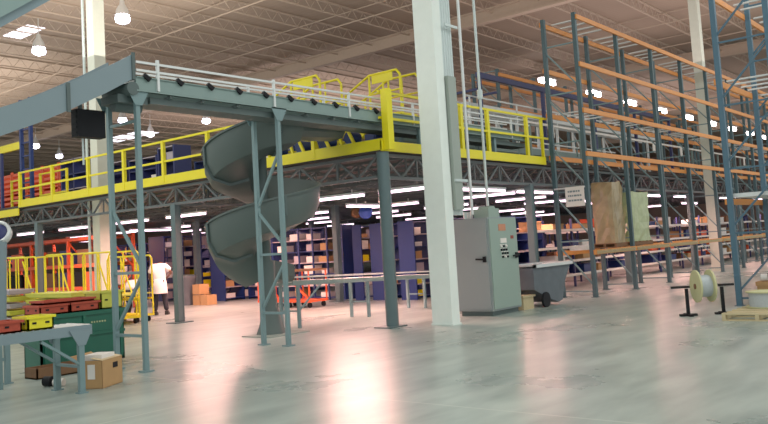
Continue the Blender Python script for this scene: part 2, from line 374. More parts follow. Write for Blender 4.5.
# ------------------------------------------------------------------ pallet racks
def rack(name, label, xs, yf, yr, levels, top, mpost, group, bars=(), mb_or='orange', z0=0.0, rear_only_first=False, pw=0.10):
    r = thing(name, (xs[0], yf, z0), label, 'pallet rack', group)
    for k, x in enumerate(xs):
        u = MB()
        for yy in (yf, yr): u.box((x - pw/2, yy - pw/2, z0), (x + pw/2, yy + pw/2, top))
        f = u.build('upright_frame', mpost, r)
        b = MB(); z = z0 + 0.15; a, c = (yf, yr) if yf < yr else (yr, yf)
        q = 0
        while z + 1.2 < top:
            b.bar((x, yf, z), (x, yr, z), 0.035)
            if q % 1 == 0: b.bar((x, yr, z + 1.15), (x, yf, z + 0.12), 0.035)
            z += 1.27; q += 1
        b.bar((x, yf, min(z, top - 0.05)), (x, yr, min(z, top - 0.05)), 0.035)
        b.build('brace', M['postgrey'] if mpost is not M['racknear'] else mpost, f)
        p = MB()
        for yy in (yf, yr): p.box((x - 0.09, yy - 0.08, z0), (x + 0.09, yy + 0.08, z0 + 0.012))
        p.build('foot_plate', mpost, f)
    for lv in levels:
        for x0, x1 in zip(xs, xs[1:]):
            for s_, yy in ((-1, yf), (1, yr)):
                sg = s_ * (1 if yf < yr else -1)
                yo = yy + sg * (pw/2 + 0.02)
                bm_ = MB().box((x0 - 0.03, yo - 0.025, lv - 0.06), (x1 - 0.03, yo + 0.025, lv + 0.06))
                bm_.build('beam', M[mb_or], r)
            if lv in bars:
                for t in (0.2, 0.4, 0.6, 0.8):
                    xx = x0 + (x1 - x0) * t
                    MB().bar((xx, yf, lv + 0.07), (xx, yr, lv + 0.07), 0.07, 0.03).build('cross_bar', M['silver'], r)
    return r
xs = [18.9 + 2.57 * i for i in range(13)]
rk = rack('pallet_rack', 'long tall grey-blue pallet rack with orange beams along the mezzanine end', xs, 8.82, 9.70,
     (7.14, 5.91, 4.72, 3.61, 1.12), 7.26, M['rackblue'], 'tall pallet racks', bars=(7.14, 4.72))
for x0, x1 in zip(xs[:8], xs[1:9]):                       # roller strips of the bottom level
    mb = MB()
    for k in range(22): mb.box((x0 + 0.08 + k*0.112, 8.70, 1.07), (x0 + 0.12 + k*0.112, 8.745, 1.16))
    mb.box((x0 + 0.06, 8.70, 1.10), (x0 + 2.5, 8.71, 1.13)).build('roller_strip', M['wood'], rk)
nr = rack('pallet_rack', 'nearest pallet rack with steel-blue uprights at the right edge', [16.62, 19.22, 21.82, 24.4], 4.76, 3.78,
     (6.25, 4.45, 2.05), 6.9, M['racknear'], 'tall pallet racks', bars=(6.25, 4.45), pw=0.10)
MB().box((16.7, 3.82, 2.12), (24.3, 4.72, 2.2)).build('shelf_deck', M['silver'], nr)
rack('pallet_rack', 'distant orange-beamed rack standing on the mezzanine deck behind the yellow end rail', [24 + 2.57*i for i in range(10)], 14.2, 15.2,
     (7.3, 6.1, 4.9), 7.5, M['rackblue'], 'tall pallet racks', z0=3.53)

# sign on the rack end
sg = thing('sign', (18.80, 9.05, 2.3), 'white sign with three lines of faint lettering on the end of the tall rack', 'sign')
bx((18.80, 8.87, 2.30), (18.82, 9.38, 2.80)).build('board', M['white'], sg)
for i, (za, ln) in enumerate(((2.68, 0.32), (2.57, 0.36), (2.45, 0.38))):
    mb = MB(); yy = 9.31
    random.seed(i + 3)
    while yy > 9.31 - ln:
        wd = random.choice((0.035, 0.05, 0.075)); mb.box((18.795, yy - wd, za - 0.02), (18.80, yy, za + 0.025)); yy -= wd + 0.015
    mb.build('lettering', M['signink'], sg)
bx((18.82, 8.85, 2.76), (18.845, 9.7, 2.80)).build('hanger', M['silver'], sg)

# wrapped pallet loads on rack bottom level
def pallet(mbx, x0, y0, x1, y1, z):
    for k in range(6):
        xx = x0 + (x1 - x0 - 0.12) * k / 5; mbx.box((xx, y0, z + 0.10), (xx + 0.12, y1, z + 0.125))
    for yy in (y0, (y0 + y1)/2 - 0.03, y1 - 0.06): mbx.box((x0, yy, z + 0.02), (x1, yy + 0.06, z + 0.10))
    for k in (0, 2, 5):
        xx = x0 + (x1 - x0 - 0.12) * k / 5; mbx.box((xx, y0, z), (xx + 0.12, y1, z + 0.02))
    return mbx
def lump(x0, y0, x1, y1, z0, z1, seed):
    random.seed(seed); mb = MB(); nz, ny = 8, 5; vs = []
    rings = []
    for k in range(nz + 1):
        z = z0 + (z1 - z0) * k / nz; ring = []
        per = [(x0, y0), (x1, y0), (x1, y1), (x0, y1)]
        for e in range(4):
            (ax, ay), (bx_, by) = per[e], per[(e + 1) % 4]
            for t in range(5):
                u = t / 5; j = 0.03
                s = 0.06 if t == 0 else 0
                px, py = ax + (bx_ - ax)*u, ay + (by - ay)*u
                cx, cy = (x0 + x1)/2, (y0 + y1)/2
                px += (cx - px)*s + random.uniform(-j, j)*0.8; py += (cy - py)*s + random.uniform(-j, j)*0.8
                ring.append((px, py, z + (random.uniform(-0.04, 0.02) if k == nz else 0)))
        rings.append(ring)
    m_ = len(rings[0]); vs = [v for r in rings for v in r]
    fs = [(k*m_+i, k*m_+(i+1) % m_, (k+1)*m_+(i+1) % m_, (k+1)*m_+i) for k in range(nz) for i in range(m_)]
    fs += [tuple(range(m_)), tuple(range(nz*m_, (nz+1)*m_))]
    return mb.add(vs, fs)
for (x0, x1, z1, m_, lab, sd) in ((20.6, 21.36, 2.97, 'wrap', 'tall brown stretch-wrapped pallet load on the low rack beam', 1), (21.75, 23.2, 2.72, 'wrapgreen', 'narrow greenish stretch-wrapped load beside the big brown one on the rack', 2)):
    t = thing('wrapped_pallet', ((x0 + x1)/2, 9.3, 1.2), lab, 'pallet load', 'wrapped loads on the rack')
    pallet(MB(), x0, 8.90, x1, 9.58, 1.18).build('pallet', M['cartondark'], t)
    lump(x0 + 0.02, 8.92, x1 - 0.02, 9.54, 1.305, z1, sd).build('wrapped_load', M[m_], t)
for i, (x0, y0, wd, hh, m_, lab) in enumerate(((19.05, 9.0, 0.4, 0.12, 'white', 'small white bundle lying on the low rack beam left of the wrapped loads'),)):
    t = thing('bundle', (x0 + wd/2, 9.3, 1.18), lab, 'bundle')
    lump(x0, 9.05, x0 + wd, 9.5, 1.18, 1.18 + hh, 5).build('cloth', M[m_], t)

# ------------------------------------------------------------------ elevated conveyor
ec = thing('elevated_conveyor', (9.4, 10.3, 0), 'long grey-green elevated roller conveyor leading over the spiral chute onto the mezzanine', 'conveyor')
EX0, EX1, EY0, EY1 = 6.68, 18.2, 9.98, 10.57
for yy in (EY0, EY1):
    mb = MB().box((EX0, yy - 0.02, 4.02), (EX1, yy + 0.02, 4.24)).box((EX0, yy - 0.045, 4.02), (EX1, yy + 0.045, 4.04)).box((EX0, yy - 0.045, 4.225), (EX1, yy + 0.045, 4.24))
    mb.build('side_rail', M['convgrey'], ec)
bx((EX0 + 0.3, EY0 + 0.08, 3.88), (EX1, EY1 - 0.08, 3.98)).build('belt_housing', M['convdark'], ec)
mb = MB(); x = EX0 + 0.06
while x < EX1: mb.cyl((x, EY0 + 0.02, 4.235), (x, EY1 - 0.02, 4.235), 0.024, 6); x += 0.105
tag(mb.build('roller_bed', M['silver'], ec), None, None, kind=None)
for yy in (EY0 - 0.03, EY1 + 0.03):
    for zz in (4.33, 4.45): MB().bar((EX0, yy, zz), (EX1, yy, zz + 0.1), 0.03, 0.032).build('guard_rail', M['silver'], ec)
    for x in (7.05, 9.38, 11.3, 13.3, 15.3, 17.3): MB().box((x - 0.02, yy - 0.02, 4.05), (x + 0.02, yy + 0.02, 4.52)).build('guard_post', M['silver'], ec)
x = 6.8
while x < 12.4:
    MB().bar((x, EY0 - 0.03, 4.27), (x + 0.1, EY0 - 0.05, 4.20), 0.07, 0.06).build('sensor_bracket', M['black'], ec); x += 0.58
MB().cyl((6.62, EY0 - 0.04, 4.05), (6.62, EY1 + 0.04, 4.05), 0.10, 14).build('end_drive', M['convdark'], ec)
bx((6.45, EY0 + 0.1, 3.86), (6.95, EY1 - 0.05, 3.98)).build('motor', M['convdark'], ec)
MB().cyl((6.5, 10.3, 3.84), (6.95, 10.3, 3.84), 0.09, 12).build('motor', M['convdark'], ec)
for x in (7.3, 7.9, 8.6, 10.2, 10.9, 11.6): MB().bar((x, EY0, 4.0), (x, EY1, 3.92), 0.05).build('cross_member', M['convdark'], ec)
def hframe(x, ya, yb, top, braces, name='support_frame', m_=None, w_=0.068):
    m_ = m_ or M['postgrey']
    mb = MB()
    for yy in (ya, yb): mb.box((x - w_/2, yy - w_/2, 0.02), (x + w_/2, yy + w_/2, top))
    f = mb.build(name, m_, ec)
    b = MB()
    for (y0, z0, y1, z1) in braces: b.bar((x, y0, z0), (x, y1, z1), 0.04)
    b.build('brace', m_, f)
    p = MB()
    for yy in (ya, yb): p.box((x - 0.08, yy - 0.08, 0), (x + 0.08, yy + 0.08, 0.02))
    p.build('foot_plate', m_, f)
    for yy in (ya, yb):
        g = MB().prism([(x - 0.18, 4.04), (x + 0.18, 4.04), (x + 0.06, 3.82), (x - 0.06, 3.82)], 'Y', yy - 0.055 if yy == ya else yy + 0.045, yy - 0.045 if yy == ya else yy + 0.055)
        g.build('gusset', m_, f)
hframe(6.72, 10.02, 10.75, 4.04, ((10.75, 2.35, 10.05, 1.5), (10.75, 1.4, 10.02, 1.4), (10.05, 1.35, 10.75, 0.55), (10.75, 0.5, 10.02, 0.5), (10.75, 3.6, 10.02, 3.6)))
hframe(9.47, 9.99, 10.60, 4.04, ((9.99, 3.3, 10.6, 2.35), (10.6, 2.3, 9.99, 1.7), (10.6, 1.55, 9.99, 1.55), (9.99, 1.4, 10.6, 0.6), (10.6, 0.55, 9.99, 0.55)))
for x in (13.6, 16.6):
    for yy in (10.05, 10.52): MB().box((x - 0.04, yy - 0.04, 3.53), (x + 0.04, yy + 0.04, 4.02)).build('deck_stand', M['postgrey'], ec)

# incline chute
ic = thing('incline_chute', (4.7, 10.3, 0), 'smooth grey inclined chute sloping down out of the picture at upper left', 'chute')
path = [(6.66, 4.21), (6.2, 3.94), (5.65, 3.65), (5.2, 3.43), (4.72, 3.23), (4.0, 2.98), (3.2, 2.72), (2.4, 2.46)]
for yy, nm in ((9.96, 'side_wall'), (10.62, 'side_wall')):
    mb = MB(); n_ = len(path)
    vs = []
    for dy in (0, 0.02):
        vs += [(x, yy + dy, z) for x, z in path] + [(x, yy + dy, z + 0.36) for x, z in path]
    m2 = 2 * n_
    fs = [(i, i+1, n_+i+1, n_+i) for i in range(n_-1)] + [(m2+i, m2+n_+i, m2+n_+i+1, m2+i+1) for i in range(n_-1)]
    fs += [(n_+i, n_+i+1, m2+n_+i+1, m2+n_+i) for i in range(n_-1)] + [(i, m2+i, m2+i+1, i+1) for i in range(n_-1)]
    fs += [(0, n_, m2+n_, m2), (n_-1, m2+n_-1, m2+2*n_-1, 2*n_-1)]
    mb.add(vs, fs); o = mb.build(nm, M['chutein'], ic)
mb = MB()
for (xa, za), (xb, zb) in zip(path, path[1:]): mb.bar((xa, 10.3, za + 0.02), (xb, 10.3, zb + 0.02), 0.66, 0.02)
mb.build('slide_bed', M['chutein'], ic)
for (xa, za) in ((5.62, 3.63), (6.64, 4.2), (4.0, 2.98)):
    MB().box((xa - 0.025, 9.935, za - 0.02), (xa + 0.025, 9.96, za + 0.38)).build('joint_flange', M['convdark'], ic)
mb = MB().box((3.25, 9.98, 0), (3.33, 10.06, 2.74)).box((3.25, 10.52, 0), (3.33, 10.6, 2.74)).bar((3.29, 10.0, 1.3), (3.29, 10.56, 1.3), 0.05)
mb.build('support_frame', M['postgrey'], ic)
# dark box hung below the chute
hb = thing('hanging_box', (6.24, 10.6, 3.42), 'black box hanging under the top of the grey incline chute', 'box')
bx((6.03, 10.45, 3.38), (6.47, 10.62, 3.78)).build('housing', M['black'], hb)
mb = MB()
for k in range(5): mb.box((6.02, 10.47 , 3.42 + k*0.075), (6.03, 10.60, 3.46 + k*0.075))
mb.build('louvre', M['black'], hb)
bx((6.1, 10.5, 3.78), (6.14, 10.55, 3.855)).build('bracket', M['convdark'], hb)
bx((6.2, 10.62, 3.0), (6.22, 10.64, 3.40)).build('cable', M['conduit'], hb)
# second duct crossing the top left corner
ud = thing('overhead_chute', (3.2, 6.5, 0), 'pale grey chute cutting across the top left corner of the view', 'chute')
mb = MB().bar((1.2, 6.75, 2.38), (4.2, 6.75, 4.57), 0.5, 0.34); mb.build('trough', M['chutein'], ud)
mb = MB().bar((1.2, 6.48, 2.44), (4.2, 6.48, 4.63), 0.03, 0.3); mb.build('side_wall', M['convgrey'], ud)
mb = MB().box((1.6, 6.6, 0), (1.7, 6.7, 2.5)).box((1.6, 6.85, 0), (1.7, 6.95, 2.5)); mb.build('support_frame', M['postgrey'], ud)

# ------------------------------------------------------------------ spiral chute
sc_ = thing('spiral_chute', (10.7, 11.8, 0), 'grey spiral slide winding down below the elevated conveyor', 'spiral chute')
SX, SY = 10.7, 11.8
def zfl(p):
    T = [(-0.02, 3.80), (0.1, 3.66), (0.37, 3.08), (0.87, 2.42), (1.15, 2.02), (1.37, 1.64), (1.5, 1.18), (1.6, 1.05)]
    for (a, za), (b, zb) in zip(T, T[1:]):
        if p <= b: return za + (zb - za) * (p - a) / (b - a)
    return T[-1][1]
def section(ri, ro, hi, ho, belly):
    # closed thin-walled trough cross-section, outer surface then inner
    t = 0.02
    outer = [(ri, hi), (ri, 0.05), (ri + 0.08, -belly*0.6), ((ri + ro)/2, -belly), (ro - 0.13, -belly*0.5), (ro - 0.02, 0.10), (ro, ho)]
    inner = [(ro - t, ho), (ro - 0.05, 0.12), (ro - 0.16, -belly*0.5 + t), ((ri + ro)/2, -belly + t), (ri + 0.10, -belly*0.6 + t), (ri + t, 0.07), (ri + t, hi)]
    return outer + inner
mb = MB(); NS = 108; sec = None; vs = []
for k in range(NS + 1):
    p = -0.02 + 1.52 * k / NS; th = -PI/2 - 2*PI*p; z = zfl(p)
    sec = section(0.16, 1.12, 0.10, 0.48, 0.26)
    for r, h in sec: vs.append((SX + r*math.cos(th), SY + r*math.sin(th), z + h))
m_ = len(sec); fs = []
for k in range(NS):
    for i in range(m_): fs.append((k*m_+i, k*m_+(i+1) % m_, (k+1)*m_+(i+1) % m_, (k+1)*m_+i))
fs += [tuple(range(m_)), tuple(range(NS*m_, (NS+1)*m_))]
mb.add(vs, fs, True); tr = mb.build('slide', M['chute'], sc_)
em = tr.modifiers.new('edges', 'EDGE_SPLIT'); em.split_angle = math.radians(38)
mb = MB()                                                 # segment flanges and rolled lip
for k in range(NS):
    pts = []
    for kk in (k, k + 1):
        p = -0.02 + 1.52 * kk / NS; th = -PI/2 - 2*PI*p; pts.append((SX + 1.135*math.cos(th), SY + 1.135*math.sin(th), zfl(p) + 0.46))
    mb.bar(pts[0], pts[1], 0.04, 0.035)
mb.build('rim', M['chute'], sc_)
for p in (0.06, 0.31, 0.56, 0.81, 1.06, 1.31):
    th = -PI/2 - 2*PI*p; z = zfl(p); f = MB()
    secp = [(1.12 + 0.02, 0.46), (1.12 + 0.01, 0.10), (1.0, -0.16), (0.66, -0.28), (0.28, -0.18)]
    P = [Vector((SX + r*math.cos(th), SY + r*math.sin(th), z + h)) for r, h in secp]
    for a, b in zip(P, P[1:]): f.bar(a, b, 0.05, 0.05)
    f.build('segment_flange', M['convdark'], sc_)
# entry run from the conveyor and exit run
def straight(x0, x1, yc, z0, z1, name):
    mb = MB(); vs = []
    for x, z in ((x0, z0), (x1, z1)):
        for r, h in section(-0.40, 0.40, 0.3, 0.3, 0.08): vs.append((x, yc + r, z + h))
    fs = [(i, (i+1) % 14, 14 + (i+1) % 14, 14 + i) for i in range(14)] + [tuple(range(14)), tuple(range(14, 28))]
    mb.add(vs, fs); return mb.build(name, M['chute'], sc_)
straight(10.7, 12.03, SY - 0.66, 3.80, 3.86, 'entry_run')
straight(10.75, 11.55, SY + 0.5, 1.18, 1.02, 'exit_run')
MB().cyl((SX, SY, 0.3), (SX, SY, 3.85), 0.10, 14).build('centre_pole', M['convdark'], sc_)
MB().lathe((10.75, 11.8, 0.02), [(0.30, 0), (0.24, 0.15), (0.15, 0.5), (0.12, 0.9), (0.13, 1.4)], 6).build('base_cone', M['chute'], sc_)
bx((10.25, 11.3, 0), (11.3, 12.1, 0.02)).build('base_plate', M['trough'], sc_)
for (px_, py_) in ((9.9, 12.0), (11.5, 11.2)):
    MB().bar((SX, SY, zfl(0.9) - 0.2), (px_, py_, zfl(0.9) - 0.12), 0.06).build('arm', M['convdark'], sc_)

# outlet conveyor from the spiral
oc = thing('outlet_conveyor', (13.5, 12.1, 0), 'low roller conveyor with pale rails leaving the foot of the spiral slide', 'conveyor')
def oz(x): return 1.0 - 0.035 * (x - 11.4)
for yy in (12.02, 12.58):
    MB().bar((11.58, yy, oz(11.58) - 0.06), (18.0, yy, oz(18) - 0.06), 0.04, 0.10).build('side_rail', M['convgrey'], oc)
    MB().bar((11.58, yy, oz(11.58) + 0.06), (18.0, yy, oz(18) + 0.06), 0.03, 0.03).build('guard_rail', M['white'], oc)
mb = MB(); x = 11.63
while x < 18: mb.cyl((x, 12.04, oz(x) - 0.03), (x, 12.56, oz(x) - 0.03), 0.024, 6); x += 0.11
mb.build('roller_bed', M['silver'], oc)
for x in (11.75, 13.95, 16.1, 17.9):
    mb = MB()
    for yy in (12.04, 12.56): mb.box((x - 0.03, yy - 0.03, 0), (x + 0.03, yy + 0.03, oz(x) - 0.1))
    mb.bar((x, 12.04, 0.35), (x, 12.56, 0.35), 0.03); mb.build('leg', M['postgrey'], oc)
MB().bar((11.75, 12.04, 0.35), (12.56, 12.04, 0.95), 0.03).build('brace', M['postgrey'], oc)

# ------------------------------------------------------------------ near roller conveyors at the left
def near_conv(name, label, x0, x1, y0, y1, zt, legs, grp):
    t = thing(name, ((x0 + x1)/2, (y0 + y1)/2, 0), label, 'conveyor', grp)
    for yy in (y0, y1): MB().box((x0, yy - 0.02, zt - 0.12), (x1, yy + 0.02, zt)).build('side_rail', M['chutein'], t)
    mb = MB(); x = x0 + 0.05
    while x < x1: mb.cyl((x, y0 + 0.02, zt - 0.02), (x, y1 - 0.02, zt - 0.02), 0.025, 8); x += 0.09
    mb.build('roller_bed', M['silver'], t)
    for x in legs:
        for k, yy in enumerate((y0, y1)):
            l = MB().box((x - 0.035, yy - 0.03, 0.015), (x + 0.035, yy + 0.03, zt - 0.1)).build('leg', M['postgrey'], t)
            MB().box((x - 0.06, yy - 0.05, 0), (x + 0.06, yy + 0.05, 0.015)).build('foot', M['postgrey'], l)
            s_ = -1 if k == 0 else 1
            MB().prism([(x - 0.16, zt - 0.05), (x + 0.14, zt - 0.05), (x + 0.05, zt - 0.24), (x - 0.05, zt - 0.24)], 'Y', yy + s_*0.031, yy + s_*0.04).build('gusset', M['chutein'], l)
            MB().bar((x - 0.5, yy, zt - 0.14), (x, yy, zt - 0.48), 0.045, 0.03).build('knee_brace', M['postgrey'], t)
        MB().bar((x, y0, 0.32), (x, y1, 0.32), 0.05, 0.03).build('cross_brace', M['postgrey'], t)
    return t
near_conv('roller_conveyor', 'nearest grey roller conveyor ending beside the cardboard box, lower left', 2.6, 5.45, 9.27, 9.85, 0.82, (5.3, 3.4), 'roller conveyors at lower left')
near_conv('roller_conveyor', 'second grey roller conveyor behind the nearest one at the left edge', 2.8, 5.42, 11.18, 11.75, 0.78, (5.3, 3.6), 'roller conveyors at lower left')

def crate(name, label, x0, y0, x1, y1, z0, z1, m_, grp=None, lid=False, rot=0, marks=True):
    t = thing(name, ((x0 + x1)/2, (y0 + y1)/2, z0), label, 'crate', grp); w_ = 0.02
    mb = MB().box((x0, y0, z0), (x1, y1, z0 + w_)).box((x0, y0, z0), (x1, y0 + w_, z1)).box((x0, y1 - w_, z0), (x1, y1, z1)).box((x0, y0, z0), (x0 + w_, y1, z1)).box((x1 - w_, y0, z0), (x1, y1, z1))
    mb.build('shell', M[m_], t)
    r = MB().box((x0 - 0.02, y0 - 0.02, z1 - 0.03), (x1 + 0.02, y0, z1)).box((x0 - 0.02, y1, z1 - 0.03), (x1 + 0.02, y1 + 0.02, z1)).box((x0 - 0.02, y0, z1 - 0.03), (x0, y1, z1)).box((x1, y0, z1 - 0.03), (x1 + 0.02, y1, z1))
    r.build('rim', M[m_], t)
    if marks:
        hm = MB(); 
        for u in (0.25, 0.75): hm.box((x0 + (x1-x0)*u - 0.025, y0 - 0.006, (z0+z1)/2 - 0.012), (x0 + (x1-x0)*u + 0.025, y0, (z0+z1)/2 + 0.012))
        for u in (0.25, 0.75): hm.box((x0 - 0.006, y0 + (y1-y0)*u - 0.02, (z0+z1)/2 - 0.012), (x0, y0 + (y1-y0)*u + 0.02, (z0+z1)/2 + 0.012))
        hm.build('hand_hole', M['black'], t)
    return t
crate('crate', 'bright yellow crate on the near roller conveyor at the left', 4.66, 9.3, 4.98, 9.62, 0.825, 0.99, 'yellow')
bpy.data.objects['crate'].location += Vector((-0.1, 0.5, 0)) if False else Vector((0, 0, 0))
crate('crate', 'red crate at the left edge beside the bright yellow crate', 3.9, 9.32, 4.6, 9.62, 0.825, 0.965, 'redtote')

# green bin
gb = thing('green_bin', (6.6, 11.95, 0), 'dark green steel bin standing behind the near roller conveyor', 'bin')
mb = MB(); gx0, gx1, gy0, gy1 = 5.95, 7.33, 11.5, 12.0; w_ = 0.03
mb.box((gx0, gy0, 0.05), (gx1, gy1, 0.09)).box((gx0, gy0, 0.05), (gx1, gy0 + w_, 0.83)).box((gx0, gy1 - w_, 0.05), (gx1, gy1, 0.83)).box((gx0, gy0, 0.05), (gx0 + w_, gy1, 0.83)).box((gx1 - w_, gy0, 0.05), (gx1, gy1, 0.83))
mb.build('tub', M['greenbin'], gb)
mb = MB().box((gx0 - 0.03, gy0 - 0.03, 0.79), (gx1 + 0.03, gy0, 0.85)).box((gx0 - 0.03, gy1, 0.79), (gx1 + 0.03, gy1 + 0.03, 0.85)).box((gx0 - 0.03, gy0, 0.79), (gx0, gy1, 0.85)).box((gx1, gy0, 0.79), (gx1 + 0.03, gy1, 0.85))
mb.build('rim', M['greenbin'], gb)
mb = MB().box((gx0, gy0 - 0.03, 0.48), (gx1, gy0, 0.52))
for x in (6.0, 6.62, 7.25): mb.box((x, gy0 - 0.025, 0.14), (x + 0.05, gy0, 0.8))
mb.build('rib', M['greenbin'], gb)
mb = MB().box((6.05, gy0 + 0.05, 0), (6.25, gy1 - 0.05, 0.05)).box((6.95, gy0 + 0.05, 0), (7.2, gy1 - 0.05, 0.05)); mb.build('skid', M['greenbin'], gb)
mb = MB()
for k in range(6): mb.box((6.76 + k*0.045, gy0 - 0.006, 0.66), (6.785 + k*0.045, gy0, 0.685))
for k in range(8): mb.box((7.17, gy0 - 0.006, 0.38 + k*0.055), (7.19, gy0, 0.41 + k*0.055))
mb.build('faded_marking', M['wrapgreen'], gb)
# crates on the bin
bm_lab = [('redtote', 5.96, 6.42, 'red crate stacked on the green bin, left end'), ('redtote', 6.44, 6.92, 'red crate stacked on the green bin, next to the yellow-green crate')]
for m_, xa, xb, lab in bm_lab: crate('crate', lab, xa, 11.52, xb, 11.98, 0.853, 1.0, m_, 'red crates on the green bin')
crate('crate', 'shallow red crate on top of the red crates over the green bin', 6.05, 11.55, 6.86, 11.96, 1.003, 1.06, 'redtote')
crate('crate', 'yellow-green crate stacked at the right end of the green bin', 6.95, 11.52, 7.33, 11.98, 0.853, 1.13, 'paleyellow')
# cardboard under bin and small roller thing
fb = thing('cardboard_tray', (6.1, 11.0, 0), 'flat brown cardboard tray on the floor in front of the green bin', 'box')
mb = MB().box((5.65, 11.05, 0), (6.75, 11.4, 0.02)).box((5.65, 11.05, 0), (6.75, 11.07, 0.15)).box((5.65, 11.38, 0), (6.75, 11.4, 0.15)).box((5.65, 11.05, 0), (5.67, 11.4, 0.15)).box((6.73, 11.05, 0), (6.75, 11.4, 0.15))
mb.build('tray', M['cartondark'], fb)
bxr = thing('tape_roll', (5.44, 10.27, 0), 'small black and white roll lying on the floor under the near conveyor', 'roll')
MB().cyl((5.40, 10.35, 0.065), (5.44, 10.24, 0.065), 0.065, 16).build('roll', M['black'], bxr)
MB().cyl((5.46, 10.22, 0.05), (5.52, 10.09, 0.05), 0.05, 16).build('core', M['white'], bxr)
# cardboard box with flaps
cb = thing('cardboard_box', (5.75, 9.52, 0), 'open cardboard box with a white label on the floor beside the near conveyor leg', 'box')
cb.location = (5.60, 9.30, 0)
def lb(a, b):  return MB().box(a, b)
def addl(mb, nm, m_, par, rot):
    me = mb.mesh(nm, m_); o = bpy.data.objects.new(nm, me); COL.objects.link(o); o.parent = par; return o
cb.rotation_euler = (0, 0, math.radians(29))
Lb, Wb, Hb = 0.50, 0.34, 0.35
mb = MB().box((0, 0, 0), (Lb, Wb, 0.01)).box((0, 0, 0), (Lb, 0.01, Hb)).box((0, Wb - 0.01, 0), (Lb, Wb, Hb)).box((0, 0, 0), (0.01, Wb, Hb)).box((Lb - 0.01, 0, 0), (Lb, Wb, Hb))
addl(mb, 'body', M['carton'], cb, 0)
addl(MB().add([(0, 0, Hb), (Lb, 0, Hb), (Lb, 0.16, Hb + 0.03), (0, 0.16, Hb + 0.03), (0, 0, Hb - 0.005), (Lb, 0, Hb - 0.005), (Lb, 0.16, Hb + 0.025), (0, 0.16, Hb + 0.025)], [(0,1,2,3),(7,6,5,4),(0,4,5,1),(1,5,6,2),(2,6,7,3),(3,7,4,0)]), 'flap', M['cartonin'], cb, 0)
addl(MB().add([(0, Wb, Hb), (Lb, Wb, Hb), (Lb, Wb + 0.1, Hb + 0.06), (0, Wb + 0.1, Hb + 0.06), (0, Wb, Hb - 0.006), (Lb, Wb, Hb - 0.006), (Lb, Wb + 0.1, Hb + 0.055), (0, Wb + 0.1, Hb + 0.055)], [(0,1,2,3),(7,6,5,4),(0,4,5,1),(1,5,6,2),(2,6,7,3),(3,7,4,0)]), 'flap', M['carton'], cb, 0)
addl(MB().box((-0.004, 0.10, 0.12), (0, 0.20, 0.30)), 'label_sheet', M['white'], cb, 0)
addl(MB().box((0.26, -0.004, 0.22), (0.38, 0, 0.29)), 'hand_hole', M['black'], cb, 0)
addl(MB().box((0.08, 0.05, 0.3), (0.4, 0.3, 0.41)), 'packing_paper', M['white'], cb, 0)

# grey tube end at the left edge
tb = thing('vertical_tube', (4.98, 10.6, 0), 'light grey tube with a dark blue open end at the left edge', 'tube')
MB().cyl((4.98, 10.75, 0.8), (4.98, 10.68, 1.95), 0.11, 14).build('tube', M['chutein'], tb)
MB().lathe((4.98, 10.68, 2.05), [(0.11, -0.16), (0.16, -0.08), (0.165, 0.02), (0.13, 0.03), (0.12, 0.0)], 20, axis=(-0.62, -0.62, 0.35)).build('collar', M['silver'], tb)
MB().lathe((4.98, 10.68, 2.05), [(0.12, 0.0), (0.11, 0.015), (0.02, 0.02)], 20, axis=(-0.62, -0.62, 0.35)).build('throat', M['navy'], tb)
MB().box((4.9, 10.67, 0.78), (5.06, 10.83, 0.82)).build('foot_plate', M['postgrey'], tb)
MB().box((4.94, 10.71, 0), (5.02, 10.79, 0.8)).build('post', M['postgrey'], tb)

# ------------------------------------------------------------------ cable reel and stands
rl = thing('cable_reel', (14.87, 4.84, 0.52), 'wooden cable reel of grey cable held up between two black stands', 'cable reel')
A = Vector((14.68, 5.08, 0)); B = Vector((15.06, 4.60, 0)); dd = (B - A).normalized(); c0 = (A + B)/2; c0.z = 0.52
c0 = c0 + dd * (-0.02)
for s_ in (-1, 1):
    MB().lathe(c0 + dd*(0.125*s_), [(0.29, -0.015), (0.29, 0.015)], 28, axis=dd).build('flange', M['flange'], rl)
MB().lathe(c0, [(0.19, -0.115), (0.2, -0.06), (0.195, 0), (0.2, 0.06), (0.19, 0.115)], 24, axis=dd).build('wound_cable', M['cable'], rl)
MB().cyl(c0 - dd*0.155, c0 + dd*0.155, 0.05, 12).build('hub', M['cartondark'], rl)
for i, (P_, lab) in enumerate(((A - dd*0.02, 'black stand holding the left end of the cable reel axle'), (B - dd*0.0, 'black stand holding the right end of the cable reel axle'))):
    s_ = thing('reel_stand', (P_.x, P_.y, 0), lab, 'stand', 'black stands under the cable reel')
    side = Vector((dd.y, -dd.x, 0))
    MB().bar(P_ + Vector((0, 0, 0.02)), P_ + Vector((0, 0, 0.49)), 0.05, up=tuple(dd)).build('upright', M['black'], s_)
    MB().bar(P_ - dd*0.15 + Vector((0, 0, 0.02)), P_ + dd*0.15 + Vector((0, 0, 0.02)), 0.09, 0.04).build('foot', M['black'], s_)
    MB().bar(P_ - side*0.18 + Vector((0, 0, 0.02)), P_ + side*0.18 + Vector((0, 0, 0.02)), 0.06, 0.04).build('foot', M['black'], s_)
    MB().bar(P_ - dd*(0.27 if i == 0 else 0.06) + Vector((0, 0, 0.52)), P_ + dd*(0.06 if i == 0 else 0.22) + Vector((0, 0, 0.52)), 0.04).build('axle_arm', M['black'], s_)

